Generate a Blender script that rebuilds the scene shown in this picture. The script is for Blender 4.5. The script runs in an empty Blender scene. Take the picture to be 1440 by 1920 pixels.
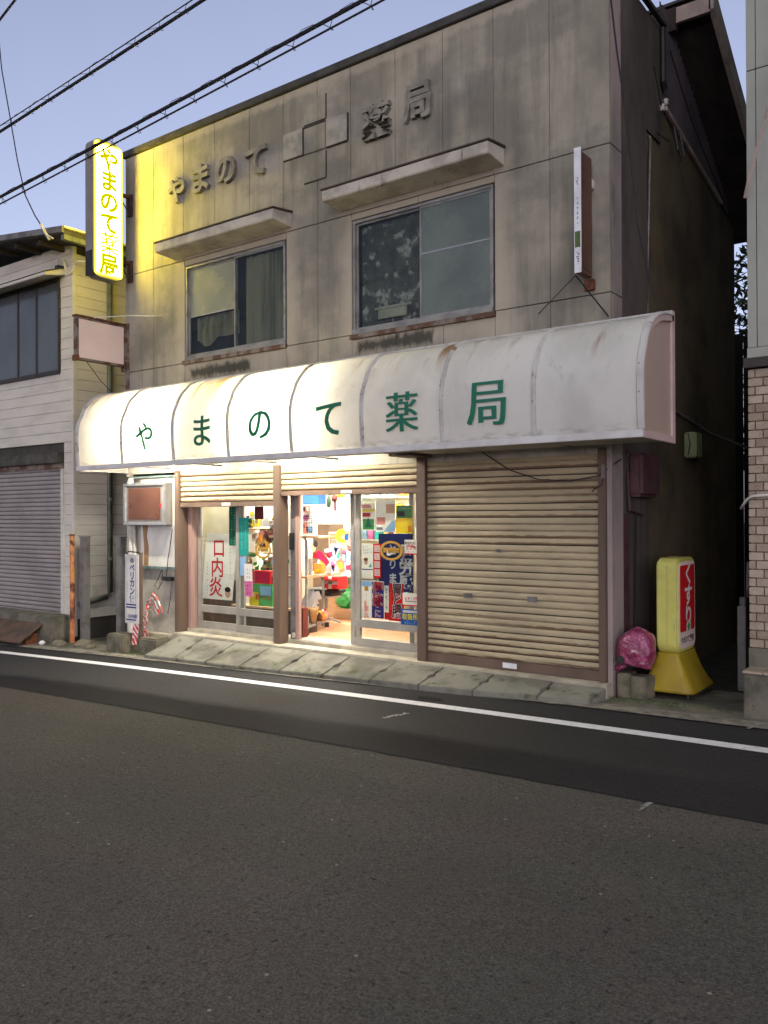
import bpy, bmesh, math, random
from mathutils import Vector, Matrix, noise

random.seed(7)
S = bpy.context.scene
COL = S.collection
R = math.radians

# ------------------------------------------------------------------ camera
cam = bpy.data.cameras.new('camera')
cam.sensor_fit = 'VERTICAL'
cam.sensor_height = 36.0
cam.lens = 36.0 * 1589.8 / 1920.0
cam.clip_start = 0.05
cam.clip_end = 2000
cobj = bpy.data.objects.new('camera', cam)
COL.objects.link(cobj)
yw, pt, rl = 0.639647, 0.0049742, -0.0042805
F = Vector((-math.sin(yw) * math.cos(pt), math.cos(yw) * math.cos(pt), math.sin(pt)))
Rt = Vector((math.cos(yw), math.sin(yw), 0))
U = Rt.cross(F)
Rt2 = Rt * math.cos(rl) + U * math.sin(rl)
U2 = -Rt * math.sin(rl) + U * math.cos(rl)
m = Matrix((Rt2, U2, -F)).transposed().to_4x4()
m.translation = Vector((0, -7.2, 1.45))
cobj.matrix_world = m
S.camera = cobj

# ------------------------------------------------------------------ dusk sky, sun, exposure
SUN_EL, SUN_AZ = 4.0, 150.0        # sun at the horizon, behind the camera to the right; only its wide glow is left
W = bpy.data.worlds.new('World')
S.world = W
W.use_nodes = True
nt = W.node_tree
bg = nt.nodes['Background']
sky = nt.nodes.new('ShaderNodeTexSky')
sky.sky_type = 'NISHITA'
sky.sun_disc = False
sky.sun_elevation = R(SUN_EL)
sky.sun_rotation = R(SUN_AZ)
sky.ozone_density = 1.5
sky.dust_density = 1.0
tint = nt.nodes.new('ShaderNodeMix')
tint.data_type = 'RGBA'
tint.blend_type = 'MULTIPLY'
tint.inputs[0].default_value = 1.0
tint.inputs[7].default_value = (0.93, 0.96, 1.30, 1)
soft = nt.nodes.new('ShaderNodeHueSaturation')       # cuts saturation: weaker orange near the horizon, paler blue above
soft.inputs['Saturation'].default_value = 0.35
nt.links.new(sky.outputs[0], soft.inputs['Color'])
nt.links.new(soft.outputs[0], tint.inputs[6])
nt.links.new(tint.outputs[2], bg.inputs[0])
bg.inputs[1].default_value = 0.15

sl = bpy.data.lights.new('sun', 'SUN')
sl.energy = 0.37
sl.angle = R(90)
sl.color = (1.0, 0.965, 0.74)
so = bpy.data.objects.new('sun', sl)
COL.objects.link(so)
sd = Vector((math.sin(R(SUN_AZ)) * math.cos(R(46)), math.cos(R(SUN_AZ)) * math.cos(R(46)), math.sin(R(46))))
so.rotation_euler = sd.to_track_quat('Z', 'Y').to_euler()
so.location = (30, -20, 20)

S.view_settings.view_transform = 'Standard'
S.view_settings.look = 'None'
S.view_settings.gamma = 1
S.view_settings.use_curve_mapping = False
S.view_settings.exposure = 1.06
S.cycles.max_bounces = 8
S.cycles.transparent_max_bounces = 12
S.cycles.sample_clamp_indirect = 6
S.cycles.use_denoising = True

TUBE_E = 310.0      # awning fluorescent tubes
ROOM_E = 170.0      # shop ceiling lights
SIGN_E = 42.0       # yellow light box face

# ------------------------------------------------------------------ materials
def lin(c):
    return tuple(((v / 255) / 12.92 if v / 255 <= 0.04045 else ((v / 255 + 0.055) / 1.055) ** 2.4) for v in c)

class N:
    """small node-graph helper"""
    def __init__(s, name):
        s.m = bpy.data.materials.new(name)
        s.m.use_nodes = True
        s.t = s.m.node_tree
        s.b = s.t.nodes['Principled BSDF']
        s.out = s.t.nodes['Material Output']
        g = s.t.nodes.new('ShaderNodeNewGeometry')
        s.pos = g.outputs['Position']
        s.nor = g.outputs['Normal']

    def n(s, kind, **kw):
        nd = s.t.nodes.new(kind)
        for k, v in kw.items():
            setattr(nd, k, v)
        return nd

    def link(s, a, b):
        s.t.links.new(a, b)

    def setv(s, sock, v):
        if hasattr(v, 'is_output'):
            s.link(v, sock)
        else:
            sock.default_value = v

    def math(s, op, a, b=0.0, c=0.0, clamp=False):
        nd = s.n('ShaderNodeMath', operation=op, use_clamp=clamp)
        s.setv(nd.inputs[0], a); s.setv(nd.inputs[1], b); s.setv(nd.inputs[2], c)
        return nd.outputs[0]

    def fres(s, f0=.04, k=1.0):
        lw = s.n('ShaderNodeLayerWeight')
        return s.math('MULTIPLY', s.math('ADD', s.math('MULTIPLY', s.math('POWER', lw.outputs['Facing'], 5), 1 - f0), f0), k)

    def noise(s, scale, stretch=(1, 1, 1), detail=5, rough=.6, seed=0.0, coord=None):
        mp = s.n('ShaderNodeMapping')
        mp.inputs[1].default_value = (seed, seed * .7, seed * 1.3)
        mp.inputs[3].default_value = stretch
        s.link(coord or s.pos, mp.inputs[0])
        nz = s.n('ShaderNodeTexNoise')
        nz.inputs['Scale'].default_value = scale
        nz.inputs['Detail'].default_value = detail
        nz.inputs['Roughness'].default_value = rough
        s.link(mp.outputs[0], nz.inputs[0])
        return nz.outputs[0]

    def step(s, v, lo, hi):
        nd = s.n('ShaderNodeMapRange', interpolation_type='SMOOTHSTEP')
        s.setv(nd.inputs[0], v)
        nd.inputs[1].default_value = lo; nd.inputs[2].default_value = hi
        return nd.outputs[0]

    def mix(s, f, a, b, blend='MIX'):
        nd = s.n('ShaderNodeMix', data_type='RGBA', blend_type=blend)
        s.setv(nd.inputs[0], f)
        for k, v in ((6, a), (7, b)):
            if hasattr(v, 'is_output'):
                s.link(v, nd.inputs[k])
            else:
                nd.inputs[k].default_value = (*v[:3], 1)
        return nd.outputs[2]

    def sep(s, coord=None):
        nd = s.n('ShaderNodeSeparateXYZ')
        s.link(coord or s.pos, nd.inputs[0])
        return nd.outputs

    def bump(s, h, strength, dist=.01):
        nd = s.n('ShaderNodeBump')
        nd.inputs['Strength'].default_value = strength
        nd.inputs['Distance'].default_value = dist
        s.link(h, nd.inputs['Height'])
        s.link(nd.outputs[0], s.b.inputs['Normal'])

    def done(s, col, rough=.7, metal=0.0, spec=.3):
        s.setv(s.b.inputs['Base Color'], col if hasattr(col, 'is_output') else (*col[:3], 1))
        s.setv(s.b.inputs['Roughness'], rough)
        s.b.inputs['Metallic'].default_value = metal
        s.b.inputs['Specular IOR Level'].default_value = spec
        return s.m

MATS = {}
def mat(name, c1, c2=None, scale=5, lo=.4, hi=.65, stretch=(1, 1, 1), rough=.7, metal=0, spec=.3, bump=.15, bscale=80, c3=None, s3=9, st3=(1, 1, 1), lo3=.6, hi3=.74):
    k = N(name)
    c2 = c2 or tuple(v * .72 for v in c1)
    col = k.mix(k.step(k.noise(scale, stretch), lo, hi), c1, c2)
    if c3:
        col = k.mix(k.step(k.noise(s3, st3, seed=4.2), lo3, hi3), col, c3)
    fine = k.noise(bscale, detail=3, seed=2)
    col = k.mix(.22, col, k.mix(fine, (.25, .25, .25), (1, 1, 1)), 'MULTIPLY')
    if bump:
        k.bump(fine, bump, .006)
    r = k.math('ADD', k.math('MULTIPLY', k.noise(scale * 2.3, seed=7), .25), rough - .12)
    MATS[name] = k.done(col, r, metal, spec)
    return MATS[name]

def emis(name, col, st):
    k = N(name)
    e = k.n('ShaderNodeEmission')
    e.inputs[0].default_value = (*col, 1)
    e.inputs[1].default_value = st
    k.link(e.outputs[0], k.out.inputs[0])
    return k.m

def glass(name, tintc=(.95, .97, .96), gl=1.0, rough=.02):
    k = N(name)
    tr = k.n('ShaderNodeBsdfTransparent'); tr.inputs[0].default_value = (*tintc, 1)
    go = k.n('ShaderNodeBsdfGlossy'); go.inputs['Roughness'].default_value = rough
    mx = k.n('ShaderNodeMixShader')
    k.link(k.fres(.05, gl), mx.inputs[0])
    k.link(tr.outputs[0], mx.inputs[1]); k.link(go.outputs[0], mx.inputs[2])
    k.link(mx.outputs[0], k.out.inputs[0])
    return k.m

def translucent(name, colf, mixv=.5, trc=(.9, .84, .66), gr=.28):
    """thin milky sheet: colf(k) gives the reflecting colour"""
    k = N(name)
    c = colf(k)
    d = k.n('ShaderNodeBsdfDiffuse'); k.setv(d.inputs[0], c)
    t = k.n('ShaderNodeBsdfTranslucent')
    k.link(k.mix(1.0, c, trc, 'MULTIPLY'), t.inputs[0])
    g = k.n('ShaderNodeBsdfGlossy'); g.inputs['Roughness'].default_value = gr
    mx = k.n('ShaderNodeMixShader'); mx.inputs[0].default_value = mixv
    k.link(d.outputs[0], mx.inputs[1]); k.link(t.outputs[0], mx.inputs[2])
    m2 = k.n('ShaderNodeMixShader')
    k.link(k.fres(.03, .7), m2.inputs[0])
    k.link(mx.outputs[0], m2.inputs[1]); k.link(g.outputs[0], m2.inputs[2])
    k.link(m2.outputs[0], k.out.inputs[0])
    return k.m

WIN = [(-8.51, -6.77, 3.45, 4.64), (-5.76, -4.03, 3.42, 4.645)]

def concrete_facade():
    k = N('weathered_concrete_panel')
    x, y, z = k.sep()
    base = k.mix(k.step(k.noise(1.1, (1, 1, .8), 6), .35, .68), (.375, .342, .265), (.205, .188, .15))
    # vertical rain streaks
    st = k.step(k.noise(7, (1, 1, .09), 6, seed=3), .45, .72)
    base = k.mix(k.math('MULTIPLY', st, .42), base, (.085, .083, .074))
    base = k.mix(k.math('MULTIPLY', k.step(k.noise(2.3, (1, 1, 1), 5, seed=9), .55, .75), .45), base, (.2, .178, .165))
    s2 = k.step(k.noise(22, (1, 1, .05), 4, seed=31), .5, .7)
    base = k.mix(k.math('MULTIPLY', s2, .16), base, (.10, .098, .088))
    base = k.mix(k.math('MULTIPLY', k.step(k.noise(.9, (1, 1, 1.4), 6, seed=17), .5, .62), .5), base, (.15, .145, .126))
    # rain-washed pale bands round the window openings
    for (a, b, c, d) in WIN:
        dx = k.math('SUBTRACT', k.math('ABSOLUTE', k.math('SUBTRACT', x, (a + b) / 2)), (b - a) / 2)
        dz = k.math('SUBTRACT', k.math('ABSOLUTE', k.math('SUBTRACT', z, (c + d) / 2)), (d - c) / 2)
        dd = k.math('MAXIMUM', dx, k.math('MULTIPLY', dz, .8))
        dd = k.math('ADD', dd, k.math('MULTIPLY', k.math('SUBTRACT', k.noise(5, seed=5), .5), .22))
        h = k.step(dd, .3, .02)
        base = k.mix(k.math('MULTIPLY', h, .75), base, (.44, .39, .30))
    # pale band under the coping
    top = k.step(k.math('ADD', z, k.math('MULTIPLY', k.noise(9, (1, 1, .4), seed=6), .16)), 6.3, 6.38)
    base = k.mix(k.math('MULTIPLY', top, .6), base, (.44, .39, .30))
    # black mould below the sills
    for (a, b, c, d) in ((-8.45, -7.35, 3.2, 3.36), (-5.72, -4.72, 3.2, 3.36)):
        dx = k.math('SUBTRACT', k.math('ABSOLUTE', k.math('SUBTRACT', x, (a + b) / 2)), (b - a) / 2)
        dz = k.math('SUBTRACT', k.math('ABSOLUTE', k.math('SUBTRACT', z, (c + d) / 2)), (d - c) / 2)
        dd = k.math('ADD', k.math('MAXIMUM', dx, dz), k.math('MULTIPLY', k.math('SUBTRACT', k.noise(16, (1, 1, .4), seed=8), .5), .16))
        base = k.mix(k.math('MULTIPLY', k.step(dd, .02, -.06), .85), base, (.03, .032, .024))
    # pale patch repaired below the emblem and thin runs
    run = k.step(k.noise(13, (1, 1, .05), 3, seed=12), .68, .78)
    base = k.mix(k.math('MULTIPLY', run, .35), base, (.38, .35, .29))
    fine = k.noise(70, detail=4, seed=2)
    base = k.mix(.35, base, k.mix(fine, (.2, .2, .2), (1, 1, 1)), 'MULTIPLY')
    k.bump(fine, .25, .006)
    return k.done(base, .9, spec=.15)

M = {}
M['concrete'] = concrete_facade()
M['joint_dark'] = mat('joint_filler', (.07, .063, .055), rough=.95)
M['caulk'] = mat('caulked_joint', (.3, .27, .22), (.1, .09, .08), scale=3, rough=.9)
M['hood'] = mat('hood_render', (.50, .46, .38), (.33, .30, .245), scale=3, c3=(.1, .09, .07), s3=8, st3=(1, 1, .15))
M['raised'] = mat('raised_letter_render', (.25, .235, .195), (.15, .14, .12), scale=6, rough=.9)
M['cross_pale'] = mat('cross_render', (.33, .31, .26), (.22, .21, .18), scale=5, rough=.9)
M['hood_top'] = mat('hood_flashing', (.06, .04, .03), rough=.6)
M['coping'] = mat('coping_metal', (.055, .05, .045), (.03, .028, .025), rough=.6)
M['alu'] = mat('aluminium', (.42, .43, .43), (.3, .3, .3), scale=6, rough=.42, metal=.55, bump=.04, c3=(.2, .17, .14), lo3=.66, hi3=.8)
M['alu_dull'] = mat('dull_window_aluminium', (.30, .295, .27), (.2, .195, .18), scale=5, rough=.5, metal=.4, bump=.04)
M['alu_grey'] = mat('anodised_aluminium', (.36, .335, .29), (.29, .27, .235), scale=4, rough=.45, metal=.35, bump=.03)
M['rust'] = mat('rust', (.17, .062, .028), (.08, .032, .02), scale=14, rough=.9, bump=.4)
M['rusty_frame'] = mat('rusty_frame', (.2, .165, .135), (.10, .052, .033), scale=7, lo=.42, hi=.55, rough=.8, bump=.3)
M['brown_post'] = mat('brown_painted_steel', (.14, .092, .066), (.10, .068, .05), scale=3, stretch=(1, 1, .2), rough=.55, bump=.05, c3=(.06, .03, .02), lo3=.68, hi3=.8)
M['pink_post'] = mat('pinkish_aluminium', (.40, .25, .21), (.3, .19, .16), scale=3, stretch=(6, 6, .3), rough=.5, bump=.03)
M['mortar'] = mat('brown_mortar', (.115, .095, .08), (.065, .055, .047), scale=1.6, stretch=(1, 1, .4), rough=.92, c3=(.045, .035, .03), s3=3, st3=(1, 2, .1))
M['pillar'] = mat('pillar_pink_light', (.33, .26, .24), (.22, .19, .17), scale=2.2, stretch=(1, 1, .5), rough=.9, c3=(.12, .11, .1), s3=5, st3=(1, 1, .2), lo3=.62, hi3=.75)  # concrete return; pink glow from the right is mixed into its colour
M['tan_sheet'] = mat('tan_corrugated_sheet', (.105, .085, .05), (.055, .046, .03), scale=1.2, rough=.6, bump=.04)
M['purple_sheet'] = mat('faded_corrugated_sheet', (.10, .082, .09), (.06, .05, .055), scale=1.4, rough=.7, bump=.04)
M['dark_wood'] = mat('dark_eave_wood', (.045, .034, .028), (.025, .02, .018), scale=6, stretch=(1, .2, 1), rough=.85)
M['fascia_wood'] = mat('pale_roof_fascia', (.46, .37, .31), (.32, .25, .21), scale=4, rough=.8)
M['roof_tile'] = mat('roof_sheet', (.06, .055, .055), rough=.7)
M['black'] = mat('black_plastic', (.018, .017, .017), rough=.5, bump=0)
M['cable'] = mat('cable_sheath', (.02, .018, .02), rough=.7, bump=0)
M['white_pvc'] = mat('white_pvc', (.6, .57, .5), (.42, .4, .35), rough=.5, bump=.03)
M['green_pvc'] = mat('grey_green_pvc', (.15, .16, .13), (.09, .1, .08), rough=.5, bump=.03)
M['steel'] = mat('grey_steel', (.2, .19, .18), (.12, .11, .1), rough=.5, metal=.3, bump=.05)
M['siding'] = mat('cream_siding_board', (.57, .535, .465), (.49, .46, .40), scale=1.5, stretch=(1, 1, 3), rough=.75, bump=.08, c3=(.36, .33, .28), s3=4, st3=(1, 1, .3), lo3=.64, hi3=.8)
M['siding_gap'] = mat('siding_gap', (.06, .055, .045), rough=.9)
M['shutter_grey'] = mat('grey_shutter_paint', (.30, .265, .25), (.24, .215, .2), scale=1.5, rough=.6, bump=.04)
M['left_trim'] = mat('dark_lintel', (.05, .045, .04), (.09, .085, .07), rough=.85)
M['win_dark'] = mat('dark_window_frame', (.04, .036, .033), rough=.5, bump=0)
M['tile'] = mat('beige_wall_tile', (.36, .29, .215), (.28, .225, .17), scale=9, rough=.45, bump=.06)
M['grout'] = mat('tile_grout', (.15, .115, .085), rough=.95)
M['panel_green'] = mat('grey_green_wall_panel', (.32, .33, .285), (.25, .26, .225), scale=1.2, stretch=(1, 1, .5), rough=.7, bump=.05)
M['step_conc'] = mat('mossy_concrete', (.16, .145, .11), (.085, .08, .06), scale=4, rough=.95, bump=.4, c3=(.05, .06, .03), lo3=.6, hi3=.75)
M['slab'] = mat('gutter_slab_concrete', (.215, .205, .165), (.125, .12, .095), scale=3.2, rough=.95, bump=.5, bscale=60, c3=(.07, .08, .04), s3=5, lo3=.54, hi3=.7)
M['sill'] = mat('threshold_concrete', (.40, .36, .27), (.28, .25, .19), scale=5, rough=.9, bump=.25)
M['lip'] = mat('gutter_lip_concrete', (.26, .235, .185), (.13, .12, .1), scale=7, rough=.95, bump=.5)
M['dirt'] = mat('damp_alley_dirt', (.05, .047, .036), (.025, .026, .018), scale=5, rough=.95, bump=.6)
M['gap_dark'] = mat('dark_gap', (.012, .011, .01), rough=1)
M['white_board'] = mat('white_painted_board', (.66, .64, .58), (.56, .54, .49), scale=3, rough=.7, bump=.05, c3=(.4, .36, .3), s3=6, st3=(1, 1, .3), lo3=.68, hi3=.8)
M['teal_trim'] = mat('teal_trim', (.16, .23, .22), (.1, .14, .13), rough=.6)
M['ply'] = mat('bare_plywood', (.33, .2, .1), (.24, .14, .07), scale=10, stretch=(1, 1, .1), rough=.8)
M['service_wall'] = mat('stained_render', (.45, .42, .35), (.28, .26, .21), scale=3, rough=.9, bump=.3, c3=(.12, .11, .09), s3=4, lo3=.64, hi3=.76)
M['brown_face'] = mat('faded_brown_acrylic', (.125, .055, .036), (.10, .044, .031), scale=2, rough=.3, bump=0)
M['brown_face_dark'] = mat('dark_brown_acrylic', (.12, .052, .035), (.08, .038, .028), scale=2, rough=.35, bump=0)
M['pink_face'] = mat('faded_pinkish_acrylic', (.80, .64, .57), (.74, .59, .53), scale=1.5, rough=.4, bump=0)
M['white_plastic'] = mat('white_sign_plastic', (.72, .73, .74), (.6, .61, .62), rough=.35, bump=0)
M['sign_shell'] = mat('painted_sign_shell', (.25, .225, .205), (.19, .17, .155), scale=3, rough=.5, metal=.2, bump=.05)
M['bracket'] = mat('bracket_iron', (.03, .022, .02), (.09, .035, .02), scale=12, rough=.85)
M['sign_yellow'] = mat('yellow_sign_body', (.56, .54, .13), (.45, .43, .11), scale=2.5, rough=.4, bump=.03, c3=(.3, .27, .1), s3=6, st3=(1, 1, .25), lo3=.6, hi3=.8)
M['sign_ochre'] = mat('ochre_sign_base', (.34, .245, .018), (.27, .19, .018), scale=4, rough=.4, bump=.03, c3=(.2, .14, .03), lo3=.68, hi3=.85)
M['red'] = mat('red_print', (.58, .018, .02), (.5, .015, .018), rough=.35, bump=0)
M['white'] = mat('white_print', (.75, .73, .68), (.68, .66, .62), rough=.5, bump=0)
M['paper'] = mat('white_paper', (.72, .72, .70), (.66, .66, .65), scale=2, rough=.7, bump=0)
M['navy'] = mat('navy_print', (.035, .035, .20), (.03, .03, .16), rough=.5, bump=0)
M['navy_banner'] = mat('navy_banner', (.028, .033, .12), (.024, .027, .095), rough=.6, bump=0)
M['blue'] = mat('blue_print', (.02, .13, .42), (.02, .1, .34), rough=.5, bump=0)
M['sky_blue'] = mat('pale_blue_print', (.3, .5, .75), rough=.5, bump=0)
M['ink'] = mat('black_print', (.025, .024, .024), rough=.6, bump=0)
M['grey_ink'] = mat('grey_print', (.2, .2, .22), rough=.6, bump=0)
M['teal'] = mat('teal_print', (.03, .36, .33), (.025, .3, .28), rough=.4, bump=0)
M['dark_green'] = mat('dark_green_print', (.012, .11, .07), rough=.5, bump=0)
M['green'] = mat('green_print', (.06, .30, .08), (.04, .2, .05), rough=.5, bump=0)
M['yellow'] = mat('yellow_print', (.8, .65, .03), (.75, .55, .03), rough=.5, bump=0)
M['gold'] = mat('gold_sticker', (.33, .2, .035), (.27, .14, .025), scale=20, rough=.4, bump=0)
M['pink'] = mat('pink_print', (.62, .17, .38), rough=.5, bump=0)
M['orange'] = mat('orange_print', (.75, .28, .04), rough=.5, bump=0)
M['maroon'] = mat('maroon_card', (.11, .018, .014), rough=.6, bump=0)
M['salmon'] = mat('salmon_print', (.75, .3, .25), rough=.5, bump=0)
M['skin'] = mat('printed_skin_tone', (.62, .38, .27), rough=.6, bump=0)
M['crimson'] = mat('crimson_print', (.55, .02, .09), rough=.5, bump=0)
M['card'] = mat('cardboard', (.34, .2, .1), (.28, .16, .08), scale=5, rough=.85)
M['cabinet_brown'] = mat('brown_cabinet_wood', (.14, .095, .06), (.11, .075, .05), rough=.6)
M['dark_green_solid'] = mat('dark_green_ornament', (.03, .06, .03), rough=.5)
M['wood_lam'] = mat('wood_laminate', (.42, .27, .15), (.34, .2, .11), scale=12, stretch=(1, .1, 1), rough=.5)
M['shop_floor'] = mat('terracotta_vinyl', (.52, .26, .14), (.44, .21, .11), scale=7, rough=.45, bump=.03)
M['shop_wall'] = mat('cream_wallpaper', (.72, .67, .54), (.66, .61, .5), scale=2, rough=.8, bump=.03)
M['shop_dark'] = mat('dark_shelf', (.06, .045, .035), rough=.6)
M['partition'] = mat('beige_partition', (.38, .35, .25), (.33, .3, .21), scale=2, rough=.7, bump=.02)
M['chrome'] = mat('rack_steel', (.4, .4, .4), rough=.35, metal=.7, bump=0)
M['black_seat'] = mat('black_vinyl', (.015, .013, .013), rough=.45, bump=.05)
M['basket'] = mat('wicker', (.45, .29, .12), (.25, .15, .06), scale=60, stretch=(1, 1, 3), rough=.8, bump=.5)
M['frost'] = mat('frosted_green_glass', (.125, .15, .125), (.09, .11, .095), scale=2, rough=.25, spec=.5, bump=0)
M['frost2'] = mat('frosted_glass_olive', (.25, .26, .18), (.2, .21, .145), scale=2, rough=.25, spec=.5, bump=0)
M['curtain'] = mat('brown_grey_curtain', (.27, .24, .18), (.13, .115, .09), scale=5, stretch=(2, 1, .12), rough=.9, bump=.1)
M['lace'] = mat('patterned_curtain', (.10, .098, .095), (.06, .06, .06), scale=6, rough=.9, c3=(.42, .40, .38), s3=8, lo3=.52, hi3=.66)
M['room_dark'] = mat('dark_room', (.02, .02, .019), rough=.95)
M['bark'] = mat('bark', (.08, .06, .045), rough=.95, bump=.5, bscale=30)
M['leaf'] = mat('dark_leaf', (.03, .045, .02), (.05, .065, .03), scale=3, rough=.6, bump=0)
M['weed'] = mat('weed_leaf', (.09, .13, .04), (.06, .09, .03), rough=.6, bump=0)
M['fence'] = mat('dark_fence_board', (.02, .018, .016), rough=.9)
M['line_white'] = mat('road_line_paint', (.82, .80, .79), (.75, .73, .72), scale=12, rough=.65, bump=.2, c3=(.33, .32, .31), s3=26, lo3=.6, hi3=.72)
M['line_worn'] = mat('worn_line_paint', (.35, .33, .31), (.12, .11, .1), scale=30, lo=.45, hi=.6, rough=.8)
M['glass'] = glass('clear_glass')
M['glass_up'] = glass('window_glass', (.8, .84, .8), .55, .05)
M['bottle_glass'] = mat('dark_bottle', (.08, .03, .015), rough=.15, bump=0)
M['orange_rust'] = mat('orange_rusty_pipe', (.55, .25, .09), (.35, .1, .035), scale=9, stretch=(1, 1, .5), rough=.8, c3=(.1, .03, .015), s3=4, lo3=.5, hi3=.6)
M['meter'] = mat('purple_brown_box', (.09, .045, .05), rough=.5)
M['pale_green'] = mat('pale_green_box', (.26, .30, .15), (.2, .23, .12), rough=.6)
M['rust_plate'] = mat('rusty_checker_plate', (.11, .065, .045), (.06, .045, .035), scale=5, rough=.8, bump=.4)
M['stone'] = mat('rough_stone_block', (.17, .15, .105), (.09, .085, .055), scale=6, rough=.95, bump=.7, bscale=40, c3=(.22, .13, .07), lo3=.64, hi3=.74)

def asphalt(name, c1, c2, speck, bumpv, brown):
    k = N(name)
    col = k.mix(k.step(k.noise(.45, detail=4), .38, .64), c1, c2)
    col = k.mix(k.math('MULTIPLY', k.step(k.noise(1.3, detail=5, seed=3), .45, .7), .5), col, brown)
    col = k.mix(k.math('MULTIPLY', k.step(k.noise(.8, detail=3, seed=41), .5, .66), .45), col, (c1[0] * .86, c1[1] * .97, c1[2] * .9))
    trk = k.step(k.noise(1.1, (.06, 1, 1), 3, seed=21), .42, .66)          # tyre-polished bands along the street
    col = k.mix(k.math('MULTIPLY', trk, .28), col, tuple(v * .72 for v in c1))
    oil = k.step(k.noise(1.9, (.6, 1, 1), 3, seed=27), .7, .78)
    col = k.mix(k.math('MULTIPLY', oil, .35), col, tuple(v * .5 for v in c1))
    f = k.noise(95, detail=4, rough=.7, seed=2)
    col = k.mix(.9, col, k.mix(k.step(f, .34, .68), (.5, .5, .5), (1.4, 1.36, 1.32)), 'MULTIPLY')
    co = k.noise(38, detail=2, rough=.55, seed=33)
    col = k.mix(.3, col, k.mix(k.step(co, .4, .62), (.62, .62, .62), (1.25, 1.25, 1.25)), 'MULTIPLY')
    g = k.noise(32, detail=3, seed=5)
    col = k.mix(k.step(g, .62, .68), col, tuple(v * .35 for v in c1))
    if speck:
        v = k.n('ShaderNodeTexVoronoi'); v.inputs['Scale'].default_value = 17
        k.link(k.pos, v.inputs[0])
        pick = k.sep(v.outputs['Color'])[0]
        dot = k.math('MULTIPLY', k.step(v.outputs['Distance'], .16, .1), k.step(pick, .955, .965))
        col = k.mix(k.math('MULTIPLY', dot, .85), col, (.42, .38, .32))
        v2 = k.n('ShaderNodeTexVoronoi'); v2.inputs['Scale'].default_value = 85
        k.link(k.pos, v2.inputs[0])
        p2 = k.sep(v2.outputs['Color'])[1]
        d2 = k.math('MULTIPLY', k.step(v2.outputs['Distance'], .45, .3), k.step(p2, .86, .9))
        col = k.mix(k.math('MULTIPLY', d2, .5), col, (.15, .135, .115))
    h = k.math('ADD', f, k.math('MULTIPLY', g, .8))
    k.bump(h, bumpv, .012)
    return k.done(col, .82, spec=.25)
M['asphalt_old'] = asphalt('worn_asphalt', (.118, .110, .093), (.138, .121, .102), True, .9, (.148, .115, .10))
M['asphalt_new'] = asphalt('fresh_asphalt', (.027, .026, .027), (.031, .029, .029), False, .3, (.026, .021, .021))

def shutter_paint():
    k = N('rusty_cream_shutter_paint')
    tc = k.n('ShaderNodeTexCoord')
    lz = k.sep(tc.outputs['Object'])[2]
    wz = k.sep()[2]
    col = k.mix(k.step(k.noise(1.4, (1, 1, 2)), .35, .7), (.37, .305, .185), (.28, .235, .145))
    col = k.mix(k.math('MULTIPLY', k.step(k.noise(9, (.5, 1, 2), seed=2), .5, .72), .45), col, (.28, .2, .12))
    # rust creeps up from the lower lip of each slat, strongest on some rows
    row = k.math('MAXIMUM', k.step(k.noise(1.0, (.3, 1, 16), 2, seed=11), .46, .6), k.math('MULTIPLY', k.step(wz, .30, .24), k.step(k.noise(2.2, (1, 1, 9), 2, seed=19), .38, .5)))
    edge = k.math('ADD', lz, k.math('MULTIPLY', k.math('SUBTRACT', k.noise(9, (1, 1, 3), seed=6), .5), .05))
    thr = k.step(edge, -.028, -.033)
    wide = k.math('MULTIPLY', k.step(edge, .0, -.008), row)
    col = k.mix(k.math('MULTIPLY', wide, .85), col, (.13, .07, .035))
    col = k.mix(k.math('MULTIPLY', thr, .6), col, (.12, .07, .04))
    spot = k.step(k.noise(40, (1, 1, 2), seed=3), .74, .78)
    col = k.mix(k.math('MULTIPLY', spot, .8), col, (.1, .05, .03))
    return k.done(col, .55, spec=.35)
M['shutter'] = shutter_paint()

def awn_col(k):
    x, y, z = k.sep()
    c = k.mix(k.step(k.noise(1.6, (1, 1, .7)), .4, .68), (.76, .755, .70), (.64, .635, .585))
    runs = k.math('MULTIPLY', k.step(k.noise(4.6, (1, .2, .10), 4, seed=3), .53, .68), k.step(k.math('ADD', z, k.math('MULTIPLY', k.noise(6, (1, .3, .2), seed=13), .5)), 2.98, 3.3))
    c = k.mix(k.math('MULTIPLY', runs, .92), c, (.24, .12, .03))
    sm = k.math('MULTIPLY', k.step(k.noise(11, (1, 1, .35), 4, seed=8), .58, .75), .3)
    c = k.mix(sm, c, (.4, .38, .31))
    low = k.math('MULTIPLY', k.step(z, 2.19, 2.12), k.step(k.noise(7, (1, 1, 3), seed=5), .4, .7))
    return k.mix(k.math('MULTIPLY', low, .55), c, (.22, .2, .16))
M['awning'] = translucent('milky_awning_sheet', awn_col, .36)
M['awning_end'] = translucent('milky_end_sheet_pink_light', lambda k: k.mix(k.noise(2), (.55, .42, .37), (.48, .37, .32)), .35)  # white sheet with the pink twilight tint put into its colour
M['awning_text'] = translucent('green_awning_lettering', lambda k: k.mix(k.noise(8), (.06, .33, .21), (.045, .28, .175)), .6, (1, 1, .95))
M['rib'] = mat('awning_rib_paint', (.5, .49, .46), (.38, .37, .34), scale=5, rough=.5, bump=.05, c3=(.22, .13, .07), s3=10, lo3=.58, hi3=.7)
M['fascia_white'] = mat('white_awning_fascia', (.6, .59, .57), (.48, .47, .44), scale=4, rough=.5, bump=.05, c3=(.25, .235, .2), s3=6, st3=(1, 1, 3), lo3=.64, hi3=.8)
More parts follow.
